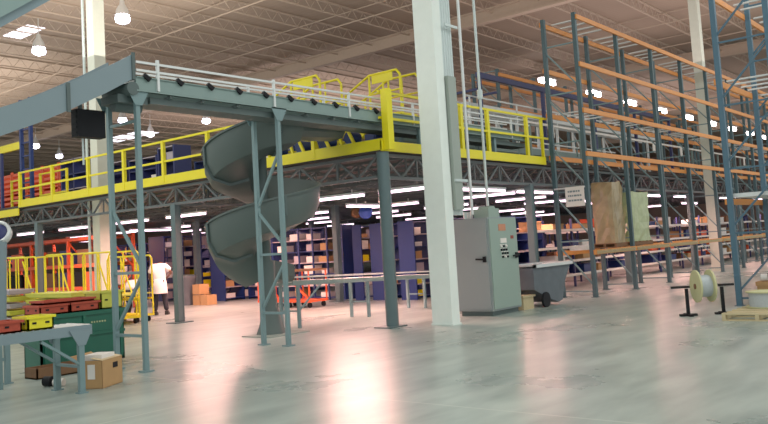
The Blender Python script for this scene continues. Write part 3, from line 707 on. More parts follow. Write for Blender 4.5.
# pallet with flat reel at the right edge
pl_ = thing('pallet', (14.9, 3.85, 0), 'wooden pallet on the floor at the right edge under a flat spool', 'pallet')
pallet(MB(), 13.95, 3.2, 15.5, 4.3, 0).build('pallet_boards', M['wood'], pl_)
fs_ = thing('flat_spool', (15.0, 3.9, 0.127), 'spool of grey cable lying flat on the pallet at the right edge', 'cable spool')
MB().lathe((15.05, 3.86, 0.127), [(0.33, 0), (0.33, 0.02)], 28).build('flange', M['flange'], fs_)
MB().lathe((15.05, 3.86, 0.147), [(0.28, 0), (0.285, 0.06), (0.28, 0.24)], 28).build('wound_cable', M['cable'], fs_)
MB().lathe((15.05, 3.86, 0.387), [(0.33, 0), (0.33, 0.02)], 28).build('flange', M['flange'], fs_)
cbx = thing('low_carton', (17.2, 4.3, 0), 'low tan carton standing inside the foot of the nearest rack', 'box')
bx((16.95, 3.9, 0), (17.7, 4.5, 0.42)).build('body', M['carton'], cbx)
bx((16.93, 3.88, 0.36), (17.72, 4.52, 0.44)).build('lid', M['carton'], cbx)
bk = thing('banding_tool', (17.3, 4.2, 0.44), 'black tool with a white wheel on the low tan carton, right edge', 'tool')
bx((17.0, 4.05, 0.44), (17.6, 4.3, 0.6)).build('body', M['black'], bk)
MB().cyl((17.02, 4.42, 0.52), (17.02, 4.30, 0.52), 0.07, 12).build('wheel', M['white'], bk)
MB().bar((17.1, 4.2, 0.6), (17.65, 4.2, 0.7), 0.06).build('handle', M['black'], bk)

# ------------------------------------------------------------------ lights
def strip(x, y, axis, ln, z, label, group):
    t = thing('strip_light', (x, y, z), label, 'light', group)
    a, b = ((x - ln/2, y, z), (x + ln/2, y, z)) if axis == 'X' else ((x, y - ln/2, z), (x, y + ln/2, z))
    MB().bar((a[0], a[1], z), (b[0], b[1], z), 0.10, 0.05).build('tube', M['tubepink'], t)
    MB().bar((a[0], a[1], z + 0.055), (b[0], b[1], z + 0.055), 0.16, 0.05).build('housing', M['silver'], t)
    MB().bar(((a[0]*.8+b[0]*.2), (a[1]*.8+b[1]*.2), z + 0.08), ((a[0]*.8+b[0]*.2), (a[1]*.8+b[1]*.2), 2.94 if z < 3 else z + 0.5), 0.02).build('hanger', M['silver'], t)
G = 'pink-white strip lights under the mezzanine'
rowsY = [(14.0, (10.7, 12.9, 18.7, 21.4, 24.7, 27.6, 31)), (18.6, (11.6, 14.8, 18.4, 22.0, 25.5, 29, 32.5)), (21.8, (12.4, 15.2, 18.1, 21.4, 25, 29)), (25.0, (13.2, 16.6, 20.0, 24.0, 28.0, 32)), (29.5, (13, 17.5, 22, 27)), (34, (14, 19, 24, 29)), (39, (15, 21, 27))]
for ci, (x, ys) in enumerate(rowsY):
    for k, yy in enumerate(ys):
        strip(x, yy, 'Y', 1.7, 2.78, '%s strip light back in the %s row from the mezzanine left face' % (ORD[k], ORD[ci]), G)
for k, (x, yy, ln) in enumerate(((16.4, 10.35, 2.0), (19.3, 10.45, 2.0), (27.5, 10.4, 1.8), (30.5, 10.4, 1.8), (36.0, 10.4, 2.0), (41, 10.4, 2.0))):
    strip(x, yy, 'X', ln, 2.78, '%s strip light rightward from the electrical cabinet along the mezzanine front' % ORD[k], G)
for k, (x, yy) in enumerate(((16.8, 14.25), (17.6, 25.6), (20.4, 35.6), (24.5, 11.9), (30, 12.0), (36.5, 12.2))):
    strip(x, yy, 'X', 1.8, 2.7, ['strip light set crosswise just right of the spiral slide', 'crosswise strip light above the standing man', 'far crosswise strip light above the yellow stock carts', 'crosswise strip light behind the tilt truck', 'crosswise strip light beyond the wrapped pallet loads', 'farthest crosswise strip light behind the cream column'][k], G)
for k, x in enumerate((42.9, 49.3, 55.3, 61.3, 67.4, 73.5, 79.6, 85.6, 91.3)):
    t = thing('high_bay_light', (x, 22, 11), '%s glowing roof light from the left in the row behind the tall orange racks' % ORD[k], 'light', 'roof lights in the row behind the racks')
    bx((x - 0.75, 21.85, 10.62), (x + 0.75, 22.2, 10.9)).build('lens', M['lampwhite'], t)
    bx((x - 0.7, 21.75, 10.9), (x + 0.7, 22.25, 11.0)).build('housing', M['silver'], t)
    MB().cyl((x, 22, 11.0), (x, 22, 11.99), 0.02, 6).build('stem', M['silver'], t)
HB = [(16.6, 31.6, 'bright high bay lamp near the top left corner, the larger glow'), (16.7, 25.6, 'high bay lamp beside the top of the pale left column'),
      (33.5, 48.4, 'round high bay lamp just right of the pale left column, above the rail'), (33.8, 61.5, 'small high bay lamp left of the dark hanging box'),
      (53, 97, 'farthest small high bay lamp above the blue shelves'), (33.4, 42.0, 'high bay lamp above the upper left edge of the spiral slide'),
      (28.7, 44.4, 'high bay lamp seen between the two posts of the left support frame'), (29.5, 57, 'high bay lamp above the orange cages on the mezzanine'),
      (45, 75, 'tiny far high bay lamp over the blue shelving'), (45, 64, 'far high bay lamp left of the spiral slide')]
for x, yy, lab in HB:
    t = thing('high_bay_lamp', (x, yy, 10.5), lab, 'light', 'high bay lamps under the roof at the left')
    MB().lathe((x, yy, 10.9), [(0.08, 0.35), (0.1, 0.2), (0.22, 0.0), (0.26, -0.22)], 16, caps=False).build('reflector', M['silver'], t)
    MB().lathe((x, yy, 10.6), [(0.22, 0.1), (0.28, -0.05), (0.25, -0.16), (0.08, -0.24)], 16).build('lens', M['lampblue'], t)
    MB().cyl((x, yy, 11.2), (x, yy, 11.99), 0.02, 6).build('stem', M['silver'], t)
# roof skylight strips
for k, (x, yy, lx, ly) in enumerate(((17.2, 34.0, 0.8, 2.2), (24.5, 42.0, 1.0, 3.4), (38, 58.0, 1.8, 6), (31.5, 47.5, 1.2, 3), (45, 47, 1.2, 2.5))):
    bx_ = bx((x - lx/2, yy - ly/2, 11.97), (x + lx/2, yy + ly/2, 11.995))
    tag(bx_.build('skylight', M['skylight']), ['glowing skylight panel near the top left corner', 'glowing skylight panel above the grey incline chute', 'long glowing skylight panel left of the spiral slide', 'glowing skylight panel behind the dark hanging box', 'small glowing skylight right of the spiral slide'][k], 'skylight', 'skylight panels in the roof')

# ------------------------------------------------------------------ shelving under the mezzanine
SH = {}
def shelving(label, x0, y0, x1, y1, H, nb, face, grp, levels=5, panels=True, m_='blue', z0=0.0):
    """face 'Y-': open to -Y, bays along X; face 'X-': open to -X, bays along Y"""
    t = thing('shelving_unit', ((x0+x1)/2, (y0+y1)/2, z0), label, 'shelving', grp)
    L_ = (x1 - x0) if face == 'Y-' else (y1 - y0)
    for k in range(nb + 1):
        u = L_ * k / nb
        if panels or k in (0, nb):
            if face == 'Y-': a, b = (x0 + u - 0.02, y0, z0), (x0 + u + 0.02, y1, z0 + H)
            else: a, b = (x0, y0 + u - 0.03, z0), (x1, y0 + u + 0.03, z0 + H)
            bx(a, b).build('side_panel', M[m_], t)
        else:
            mb = MB()
            for yy in ((y0, y1) if face == 'Y-' else (x0, x1)):
                if face == 'Y-': mb.box((x0+u-.025, yy-.025, z0), (x0+u+.025, yy+.025, z0+H))
                else: mb.box((yy-.025, y0+u-.025, z0), (yy+.025, y0+u+.025, z0+H))
            mb.build('upright', M[m_], t)
    for k in range(levels + 1):
        z = z0 + 0.08 + (H - 0.12) * k / levels
        bx((x0, y0, z - 0.015), (x1, y1, z + 0.015)).build('shelf', M['shelf' if k % 2 else m_], t)
    return t
boxes = []
def fill(x0, y0, x1, y1, H, levels, face, where, dens=0.6, z0=0.0, cols=('white', 'carton', 'white', 'shelf', 'yellow'), bay=None):
    L_ = (x1 - x0) if face == 'Y-' else (y1 - y0); gap = (H - 0.12)/levels
    for k in range(levels):
        z = z0 + 0.08 + gap * k + 0.017; u = 0.08; nb_c = 0
        while u < L_ - 0.45:
            wdt = random.uniform(0.22, 0.42); hh = random.uniform(0.3, 0.8) * gap; c = random.choice(cols)
            if bay:
                q = u % bay
                if q < 0.05: u += 0.05 - q + 0.001; q = 0.051
                if q + wdt > bay - 0.05:
                    u += bay - q + 0.055; continue
            if random.random() < dens:
                if face == 'Y-': a, b = (x0 + u, y0 + 0.04, z), (x0 + u + wdt, y1 - 0.06, z + hh)
                else: a, b = (x0 + 0.04, y0 + u, z), (x1 - 0.06, y0 + u + wdt, z + hh)
                cn = {'white': 'white', 'carton': 'brown', 'shelf': 'grey', 'yellow': 'yellow', 'orangered': 'orange', 'blue': 'blue'}[c]; nb_c += 1
                o = MB().box(a, b).box((a[0]-0.004, a[1]-0.004, b[2]-0.03), (b[0]+0.004, b[1]+0.004, b[2])).build('storage_box', M[c])
                tag(o, '%s box, %s along on the %s shelf up, %s' % (cn, ORD[nb_c - 1], ORD[k], where), 'box', 'boxes on the shelves, %s' % where)
            u += wdt + random.uniform(0.05, 0.25)
random.seed(21)
G2 = 'blue shelving under the mezzanine'
rows = [(12.75, 13.3, 'blue shelving row hidden mostly by the thick white column'), (14.08, 14.66, 'blue shelving row just right of the round mezzanine corner column'),
        (15.25, 15.75, 'blue shelving row just left of the round mezzanine corner column'), (16.1, 16.45, 'narrow blue shelving row under the blue round mirror'),
        (22.6, 23.35, 'wide blue shelving row left of the spiral slide foot'), (23.85, 24.3, 'blue shelving row right of the standing man'), (26.1, 27.1, 'tall blue shelving row behind the standing man')]
for (a, b, lab), short in zip(rows, ('blue row behind the thick column', 'blue row right of corner column', 'blue row left of corner column', 'narrow row under round mirror', 'wide blue row left of spiral', 'blue row right of standing man', 'tall row behind standing man')):
    H_ = 2.28 if a < 20 else 2.5
    shelving(lab, 18.5, a, 23.7, b, H_, 6, 'Y-', G2, 6)
    fill(18.5, a, 20.9 if a > 20 else 21.5, b, H_, 6, 'Y-', short, 0.8, bay=5.2/6)
for (ya, yb, x0, lab) in ((17.1, 20.3, 18.7, 'open-fronted blue shelving behind the spiral slide foot'), (20.5, 22.4, 19.4, 'dim blue shelving left of the spiral slide foot'), (24.5, 26.0, 20.0, 'open-fronted shelving right behind the standing man'), (27.4, 31.5, 19.5, 'open-fronted shelving left behind the standing man')):
    shelving(lab, x0, ya, x0 + 0.5, yb, 2.35, max(2, round((yb - ya)/0.65)), 'X-', G2, 6, panels=False)
    fill(x0, ya, x0 + 0.5, yb, 2.35, 6, 'X-', {18.7: 'open shelving behind spiral foot', 19.4: 'dim shelving left of spiral', 20.0: 'open shelving right behind standing man', 19.5: 'open shelving left behind standing man'}[x0], 0.8, cols=('white', 'white', 'white', 'shelf', 'carton'), bay=(yb - ya)/max(2, round((yb - ya)/0.65)))

# pick racks right side (along X)
for ri, (yy, lab, x0) in enumerate(((11.35, 'long low pick rack with white shelf edges directly behind the tall rack', 20.6), (14.6, 'second long pick rack behind the first one, right side', 24.4), (18.5, 'third long pick rack far back under the mezzanine', 25.5))):
    t = thing('pick_rack', (x0, yy, 0), lab, 'rack', 'pick racks under the mezzanine')
    x1 = 52
    for z in (0.37, 0.8, 1.22, 1.75):
        bx((x0, yy - 0.03, z - 0.035), (x1, yy, z + 0.035)).build('front_edge', M['white'], t)
        bx((x0, yy, z - 0.03), (x1, yy + 1.0, z)).build('shelf', M['shelf'], t)
    x = x0
    while x <= x1:
        mb = MB().box((x - .03, yy - .01, 0), (x + .03, yy + .05, 2.1)).box((x - .03, yy + .95, 0), (x + .03, yy + 1.0, 2.1)); mb.build('upright', M['navy'], t); x += 2.4
    random.seed(40 + ri)
    x = x0 + 0.2; cnt = [0, 0, 0, 0]
    while x < (44 if ri == 0 else 38) and ri < 2:
        for lv, z in ((0, 0.37), (1, 0.8), (2, 1.22), (3, 1.75)):
            if random.random() < 0.62:
                c = random.choice(['blue', 'blue', 'carton', 'white', 'orangered', 'cartondark', 'carton']); wdt = random.uniform(0.3, 0.7); hh = random.uniform(0.18, 0.34)
                cn = {'blue': 'blue', 'carton': 'tan', 'white': 'white', 'orangered': 'orange', 'cartondark': 'brown'}[c]
                o = MB().box((x, yy + 0.08, z + .006), (x + wdt, yy + 0.6, z + hh)).box((x - 0.01, yy + 0.07, z + hh - 0.04), (x + wdt + 0.01, yy + 0.61, z + hh)).build('storage_bin', M[c])
                cnt[lv] += 1; tag(o, '%s bin, %s from the left on the %s shelf up, %s pick rack' % (cn, nth(cnt[lv]), ORD[lv], ORD[ri]), 'bin', 'bins in the %s pick rack' % ORD[ri])
        x += random.uniform(0.8, 1.2)

# ------------------------------------------------------------------ orange racking at left under the mezzanine
orx = thing('pallet_rack', (15.2, 27, 0), 'orange-beamed rack under the mezzanine behind the yellow stock carts', 'pallet rack', 'orange racks at the far left')
for yy in (24.6, 27.3, 30, 32.7, 35.4):
    MB().box((15.2, yy - .05, 0), (15.3, yy + .05, 2.6)).box((16.1, yy - .05, 0), (16.2, yy + .05, 2.6)).bar((15.25, yy, .3), (16.15, yy, 1.3), .04).bar((15.25, yy, 2.4), (16.15, yy, 1.4), .04).build('upright_frame', M['orangered'], orx)
for z in (2.5, 1.55, 0.75):
    for xx in (15.18, 16.16): MB().box((xx - 0.03, 24.6, z - 0.06), (xx + 0.03, 35.4, z + 0.06)).build('beam', M['orangered'], orx)
    bx((15.2, 24.6, z + 0.05), (16.15, 35.4, z + 0.07)).build('shelf', M['cartondark'], orx)
random.seed(9)
for lv, z in enumerate((0.826, 1.626)):
    yy = 24.8; bc = 0
    while yy < 34.5:
        wdt = random.uniform(0.5, 1.0)
        q = (yy - 21.9) % 2.7
        if q < 0.08: yy += 0.1; continue
        if q + wdt > 2.6:
            yy += 2.7 - q + 0.08; continue
        c = random.choice(['navy', 'orangered', 'white', 'cartondark', 'black', 'orangered'])
        cn = {'navy': 'navy', 'orangered': 'orange', 'white': 'white', 'cartondark': 'brown', 'black': 'black'}[c]
        o = MB().box((15.3, yy, z), (15.95, yy + wdt, z + 0.5)).box((15.28, yy - .02, z + 0.44), (15.97, yy + wdt + .02, z + 0.5)).build('storage_bin', M[c])
        bc += 1; tag(o, '%s bin, %s from the right on the %s level of the far left orange rack' % (cn, nth(bc), 'lower' if lv == 0 else 'upper'), 'bin', 'bins in the far left orange rack')
        yy += wdt + random.uniform(0.1, 0.4)

# yellow stock carts
def stock_cart(label, x, y0, y1, z1=1.85, d_=0.75, pale=True, z0=0.15):
    t = thing('stock_cart', (x + d_/2, (y0+y1)/2, 0), label, 'cart', 'yellow tubular stock carts')
    r = 0.022
    for k, xx in enumerate((x, x + d_)):
        f = MB().tube([(xx, y0, z0), (xx, y0, z1 - .08), (xx, y0 + .08, z1), (xx, y1 - .08, z1), (xx, y1, z1 - .08), (xx, y1, z0)], r, 8)
        m_ = max(2, int((y1 - y0)/0.5))
        for j in range(1, m_): f.cyl((xx, y0 + (y1-y0)*j/m_, z0), (xx, y0 + (y1-y0)*j/m_, z1), r*0.8, 6)
        f.bar((xx, y0, z0 + .45), (xx, y1, z0 + .45), .04)
        if k == 0: f.bar((xx, y0, z0 + .3), (xx, (y0+y1)/2, z1 - .1), .03)
        f.build('side_frame', M['yellow'], t)
    bx((x, y0, z0), (x + d_, y1, z0 + 0.05)).build('platform', M['yellow'], t)
    bx((x, y0, 0.72), (x + d_, y1, 0.75)).build('shelf', M['paleyellow'], t)
    for xx in (x + .08, x + d_ - .08):
        for yy in (y0 + .1, y1 - .1): MB().cyl((xx - .02, yy, .07), (xx + .02, yy, .07), .07, 10).build('caster', M['black'], t)
    return t
stock_cart('yellow tubular stock cart nearest the pale left column', 11.2, 18.0, 19.35, 1.85)
stock_cart('yellow tubular stock cart, second left of the pale column', 11.0, 19.5, 20.9, 1.88)
stock_cart('yellow tubular stock cart, third left of the pale column', 10.8, 21.0, 22.5, 1.86)
stock_cart('yellow tubular stock cart cut by the left edge', 10.6, 22.7, 24.4, 1.9)
stock_cart('yellow tubular cart frame beside the two men', 12.05, 18.3, 19.6, 1.72, 0.5)
for k, (x, ya, yb, z, m_, lab) in enumerate(((9.3, 16.6, 18.6, 1.0, 'paleyellow', 'pale yellow tray stack in front of the stock carts, right one'), (9.0, 18.8, 21.0, 1.12, 'shelf', 'pale grey-yellow tray stack in front of the stock carts, left one'))):
    t = thing('tray_stack', (x + .3, (ya+yb)/2, 0), lab, 'trays', 'tray stacks at the far left')
    for j in range(7):
        zz = z*j/7; MB().box((x, ya, zz + .03), (x + .6, yb, zz + 0.10)).box((x - .02, ya - .02, zz + .09), (x + .62, yb + .02, zz + .115)).box((x + .05, ya + .05, zz), (x + .55, yb - .05, zz + .03)).build('tray', M['paleyellow' if j % 2 else m_], t)

# orange trolley with dark top behind the spiral outlet
for k, (ya, lab) in enumerate(((15.9, 'orange-red trolley with a dark tray, right of the spiral slide foot'), (17.05, 'second orange-red trolley, half hidden behind the spiral slide foot'))):
    t = thing('trolley', (16.3, ya + .5, 0), lab, 'trolley', 'orange-red trolleys behind the outlet conveyor')
    bx((15.95, ya, 0.16), (16.7, ya + 1.0, 0.22)).build('platform', M['orangered'], t)
    bx((15.95, ya, 1.02 - .1*k), (16.7, ya + 1.0, 1.08 - .1*k)).build('top_tray', M['cartondark' if k == 0 else 'darkbox'], t)
    for xx in (15.98, 16.67):
        for yy in (ya + .03, ya + .97): MB().cyl((xx, yy, .2), (xx, yy, 1.03 - .1*k), .025, 8).build('post', M['orangered'], t)
    MB().bar((15.97, ya + .05, .25), (15.97, ya + .9, .9), .05).build('brace', M['orangered'], t)
    for xx in (16.05, 16.6):
        for yy in (ya + .1, ya + .9): MB().cyl((xx - .02, yy, .08), (xx + .02, yy, .08), .08, 10).build('caster', M['black'], t)
# round mirror
mr = thing('round_mirror', (18.0, 15.4, 2.45), 'round blue-rimmed mirror hanging under the mezzanine between spiral and corner column', 'mirror')
MB().lathe((17.98, 15.42, 2.62), [(0.2, -.03), (0.2, 0.01), (0.12, 0.05), (0.03, 0.06)], 20, axis=(-.8, -.6, 0)).build('dome', M['bluelens'], mr)
MB().lathe((17.98, 15.78, 2.64), [(0.17, -.03), (0.17, 0.01), (0.1, 0.04)], 20, axis=(-.8, -.6, 0)).build('fan_disc', M['cartondark'], mr)
MB().bar((18.0, 15.42, 2.6), (18.0, 15.42, 2.94), .03).build('hanger', M['silver'], mr)
MB().bar((18.0, 15.8, 2.62), (18.0, 15.42, 2.62), .03).build('arm', M['silver'], mr)
# grey drum-like bins beside the man
gbx = thing('grey_bin', (17.6, 23.3, 0), 'plain dark grey bin on the floor left of the spiral slide', 'bin')
MB().lathe((17.0, 22.9, 0), [(0.34, 0), (0.38, 0.9), (0.4, 0.92), (0.4, 0.98), (0.36, 1.0)], 18).build('tub', M['truck'], gbx)
MB().lathe((17.0, 22.9, 0.98), [(0.41, 0), (0.41, 0.03), (0.1, 0.06)], 18).build('lid', M['convdark'], gbx)
for k, (x, yy, z) in enumerate(((16.9, 22.0, 0), (16.9, 21.6, 0), (16.9, 22.0, 0.36))):
    o = MB().box((x, yy, z), (x + .4, yy + .36, z + .33)).box((x - .002, yy + .14, z + .05), (x + .402, yy + .22, z + .332)).build('carton', M['carton'])
    tag(o, ['brown carton on the floor right of the standing man, under another', 'brown carton on the floor, the right one of the pair by the man', 'brown carton on top of the stack right of the standing man'][k], 'box', 'brown cartons by the standing man')

# ------------------------------------------------------------------ equipment on the deck
D = 3.525
G3 = 'shelving on the mezzanine deck'
for (xa, ya, yb, H_, lab, m_) in ((14.0, 23.8, 25.4, 1.6, 'dark blue cabinet-like shelving on the deck behind the left handrail', 'navy'), (14.0, 21.7, 22.7, 1.2, 'low dark blue shelving on the deck just left of the pale column', 'navy'),
                              (14.2, 19.9, 20.15 , 0.1, '', ''), (14.0, 20.0, 21.4, 1.15, 'dark blue shelving on the deck right of the pale column', 'navy'), (14.0, 19.15, 19.9, 1.35, 'tall narrow blue shelving on the deck left of the spiral slide', 'navy')):
    if not lab: continue
    shelving(lab, xa, ya, xa + .6, yb, H_, max(1, round((yb-ya)/.8)), 'X-', G3, 3, z0=D, m_=m_)
    if m_ == 'blue': pass
    fill(xa, ya, xa + .6, yb, H_, 3, 'X-', 'deck shelving %s' % ('by the left rail end' if ya > 23 else 'left of the pale column' if ya > 21 else 'right of the pale column' if m_ == 'navy' else 'left of the spiral'), .5, z0=D, cols=('blue', 'white', 'shelf'), bay=(yb - ya)/max(1, round((yb-ya)/.8)))
sk = thing('covered_heap', (13.4, 24.0, D), 'low brown heap of sacking on the deck behind the left handrail', 'heap')
MB().lathe((13.1, 21.9, D), [(0.75, 0), (0.6, .18), (0.35, .3), (0.05, .36)], 14).build('sacking', M['carton'], sk)
# orange wire cages on deck far left
random.seed(4)
k = 0
for r_ in range(2):
    for c in range(6):
        yy = 25.5 + c*1.15; z = D + r_*0.86
        if yy > 34: continue
        o = thing('orange_cage', (15.1, yy + .5, z), 'orange storage cage, %s from the right in the %s row on the deck' % (ORD[c], ('lower', 'upper')[r_]), 'cage', 'orange storage cages on the deck')
        bx((14.6, yy, z), (15.5, yy + 1.1, z + .05)).build('base', M['orangered'], o)
        f = MB()
        for j in range(4): f.box((14.6, yy, z + .1 + j*.19), (14.63, yy + 1.1, z + .2 + j*.19))
        for j in (0, 1.05): f.box((14.58, yy + j, z), (14.63, yy + j + .05, z + .84))
        f.box((15.47, yy, z), (15.5, yy + 1.1, z + .8)).box((14.6, yy, z + .05), (15.5, yy + .03, z + .8)); f.build('slatted_side', M['orangered'], o)
# yellow gate frames on deck at left
for k, (x, ya, yb, lab) in enumerate(((12.7, 22.7, 24.3, 'yellow gate frame on the deck behind the left handrail end'), (12.9, 25.2, 26.6, 'yellow gate frame at the far left edge of the deck'))):
    t = thing('safety_gate', (x, (ya+yb)/2, D), lab, 'gate', 'yellow gates on the deck')
    for yy in (ya, (ya+yb)/2, yb): MB().box((x - .03, yy - .03, D), (x + .03, yy + .03, D + 1.0)).build('post', M['yellow'], t)
    for z in (0.3, .65, .97): MB().bar((x, ya, D + z), (x, yb, D + z), .045).build('rail', M['yellow'], t)
    bx((x - .035, (ya+yb)/2 - .1, D + .1), (x - .03, (ya+yb)/2 + .1, D + .3)).build('notice', M['white'], t)
# blue lift tower
lt_ = thing('lift_tower', (12.5, 24.7, D), 'blue ladder-like lift tower at the left end of the mezzanine', 'tower')
for yy in (24.15, 24.75): MB().box((12.3, yy - .05, D), (12.4, yy + .05, 6.9)).build('mast', M['blue'], lt_)
f = MB()
for j in range(8): f.bar((12.35, 24.15, D + .3 + j*.42), (12.35, 24.75, D + .3 + j*.42), .04)
f.build('rung', M['blue'], lt_)
tag(bx((12.3, 24.8, 5.35), (12.4, 27.6, 5.58)).build('crossbeam', M['yellow'], lt_), 'yellow crossbeam', None)
f = MB().box((12.28, 26.0, D), (12.36, 26.1, 5.35)).box((12.28, 27.5, D), (12.36, 27.6, 5.6)); f.build('mast', M['navy'], lt_)

# crossovers (yellow) and equipment on deck
def crossover(label, x, yc, zt, both=True):
    t = thing('conveyor_crossover', (x, yc, D), label, 'crossover', 'yellow conveyor crossovers on the deck')
    f = MB().box((x - .35, yc - .4, zt - 1.0), (x + .35, yc + .4, zt - .95)); f.build('platform', M['yellow'], t)
    for sx in (-.35, .35):
        h = MB().tube([(x + sx, yc + 1.15, zt - .75), (x + sx, yc + 1.15, zt - .35), (x + sx, yc + .4, zt), (x + sx, yc - .4, zt), (x + sx, yc - .5, zt - .12), (x + sx, yc - .5, zt - 1.0)], .028, 8)
        h.cyl((x + sx, yc + .4, zt), (x + sx, yc + .4, zt - 1.0), .026, 8); h.cyl((x + sx, yc, zt), (x + sx, yc, zt - 1.0), .022, 8)
        h.tube([(x + sx, yc + 1.15, zt - .75), (x + sx, yc + .4, zt - .45), (x + sx, yc - .5, zt - .45)], .022, 8)
        h.build('handrail', M['yellow'], t)
        s_ = MB().bar((x + sx, yc + .4, zt - 1.0), (x + sx, yc + 1.3, D + .1), .04, .16)
        if both: s_.bar((x + sx, yc - .4, zt - 1.0), (x + sx, yc - 1.0, D + .1), .04, .16)
        else: s_.bar((x + sx, yc - .42, zt - 1.0), (x + sx, yc - .42, D + .01), .06)
        s_.build('stringer', M['yellow'], t)
    f = MB()
    for j in range(1, 5):
        u = j/5; f.box((x - .33, yc + .4 + .9*u - .1, zt - 1.0 - (zt - 1.0 - D)*u), (x + .33, yc + .4 + .9*u + .1, zt - .97 - (zt - 1.0 - D)*u))
        if both: f.box((x - .33, yc - .4 - .6*u - .1, zt - 1.0 - (zt - 1.0 - D)*u), (x + .33, yc - .4 - .6*u + .1, zt - .97 - (zt - 1.0 - D)*u))
    f.build('tread', M['yellow'], t)
    tag(bx((x - .38, yc - .3, zt - .22), (x - .36, yc + .3, zt - .03)).build('guard_panel', M['yellow'], t), None, None)
crossover('yellow conveyor crossover above the elevated conveyor, left one', 13.05, 12.5, 5.42)
crossover('yellow conveyor crossover next to the yellow corner post, right one', 14.35, 11.27, 5.50, False)
# yellow guard clusters with blue motors under/behind elevated conveyor
random.seed(12)
for k, yy in enumerate((10.9, 11.6, 12.35, 13.1, 13.9, 14.6)):
    t = thing('motor_unit', (12.9, yy, D), '%s blue motor with a yellow guard back from the yellow corner post' % ORD[k], 'motor', 'blue motors with yellow guards on the deck edge')
    MB().cyl((12.3, yy, D + .32), (12.58, yy, D + .32), .13, 14).build('motor', M['blue'], t)
    MB().box((12.28, yy - .12, D), (12.6, yy + .12, D + .2)).build('base', M['convgrey'], t)
    MB().bar((12.26, yy - .25, D + .05), (12.26, yy + .05, D + .62), .05).bar((12.26, yy + .05, D + .62), (12.26, yy + .3, D + .62), .05).bar((12.26, yy + .3, D + .62), (12.26, yy + .1, D + .05), .05).build('guard', M['yellow'], t)
# conveyors on the deck right of the corner
def deck_conv(label, x0, x1, y0, y1, z, m_='convgrey', rails=True, step=1.8, base=D):
    t = thing('deck_conveyor', ((x0+x1)/2, (y0+y1)/2, base), label, 'conveyor', 'conveyors on the mezzanine deck')
    for yy in (y0, y1): bx((x0, yy - .03, z - .18), (x1, yy + .03, z)).build('side_rail', M[m_], t)
    mb = MB(); x = x0 + .06
    while x < x1: mb.cyl((x, y0, z - .03), (x, y1, z - .03), .025, 6); x += .2
    mb.build('roller_bed', M['silver'], t)
    if rails:
        for yy in (y0 - .03, y1 + .03): bx((x0, yy - .015, z + .16), (x1, yy + .015, z + .2)).build('guard_rail', M['silver'], t)
    x = x0 + .2
    while x < x1:
        f = MB()
        for yy in (y0, y1): f.box((x - .035, yy - .035, base), (x + .035, yy + .035, z - .15))
        for yy in (y0 - .03, y1 + .03): f.box((x - .02, yy - .02, z - .1), (x + .02, yy + .02, z + .2))
        f.bar((x, y0, base + .1), (x, y1, z - .2), .03); f.build('leg', M[m_], t); x += step
    return t
deck_conv('grey deck conveyor just behind the right-hand yellow handrail', 13.9, 26, 11.05, 11.7, 4.1)
deck_conv('second grey deck conveyor further behind the right-hand handrail', 15.0, 28, 12.9, 13.6, 4.0)
deck_conv('high pale conveyor above the deck behind the yellow end rail', 18.6, 33, 12.1, 12.8, 5.45, 'silver', True, 2.6)
nb_ = thing('navy_gantry', (19.2, 11.9, D), 'navy overhead beam on posts above the deck at the yellow end rail', 'gantry')
bx((19.0, 11.85, 6.15), (34, 11.95, 6.3)).build('beam', M['navy'], nb_)
for x in (19.1, 22.8, 26.5, 30.2, 33.9): bx((x - .05, 11.85, D), (x + .05, 11.95, 6.15)).build('post', M['navy'], nb_)
for x in (19.1, 20.0): bx((x - .05, 11.9, 5.8), (x + .05, 13.0, 5.86)).build('arm', M['navy'], nb_)
wr_ = thing('guide_rail', (20, 10.6, D), 'long white guide rail with square tags behind the tall orange rack', 'rail')
bx((19.3, 10.55, 4.68), (44, 10.6, 4.74)).build('rail', M['white'], wr_)
for x in (19.4, 22.5, 25.9, 29.2, 32.5, 35.8, 39.1, 42.4): bx((x, 10.58, D), (x + .06, 10.64, 4.7)).build('post', M['convgrey'], wr_)
for x in (20.5, 25.4, 28.2, 31.0, 33.8, 36.6, 39.4): bx((x, 10.53, 4.36), (x + .22, 10.55, 4.70)).build('tag', M['white'], wr_)
ctrl = thing('control_box', (13.25, 10.9, D), 'blue control box on the deck right of the yellow corner post', 'box')
bx((13.0, 10.75, D), (13.5, 11.05, D + .45)).build('body', M['blue'], ctrl); bx((12.98, 10.78, D + .05), (13.0, 11.02, D + .4)).build('cover', M['blue'], ctrl)
# shelves deeper on deck for clutter
for k, (x0, y0, lab) in enumerate(((17.0, 16.5, 'grey-blue shelving deep on the deck behind the spiral slide'), (19.0, 28, 'blue shelving deep on the deck behind the orange cages'), (20, 22, 'blue shelving deep on the deck left of the spiral slide'))):
    shelving(lab, x0, y0, x0 + .8, y0 + 4, 1.9, 5, 'X-', G3, 4, z0=D, panels=False)
    fill(x0, y0, x0 + .8, y0 + 4, 1.9, 4, 'X-', ('deck shelving behind the spiral', 'deck shelving behind orange cages', 'deep deck shelving left of spiral')[k], .55, z0=D, cols=('shelf', 'white', 'blue'), bay=.8)

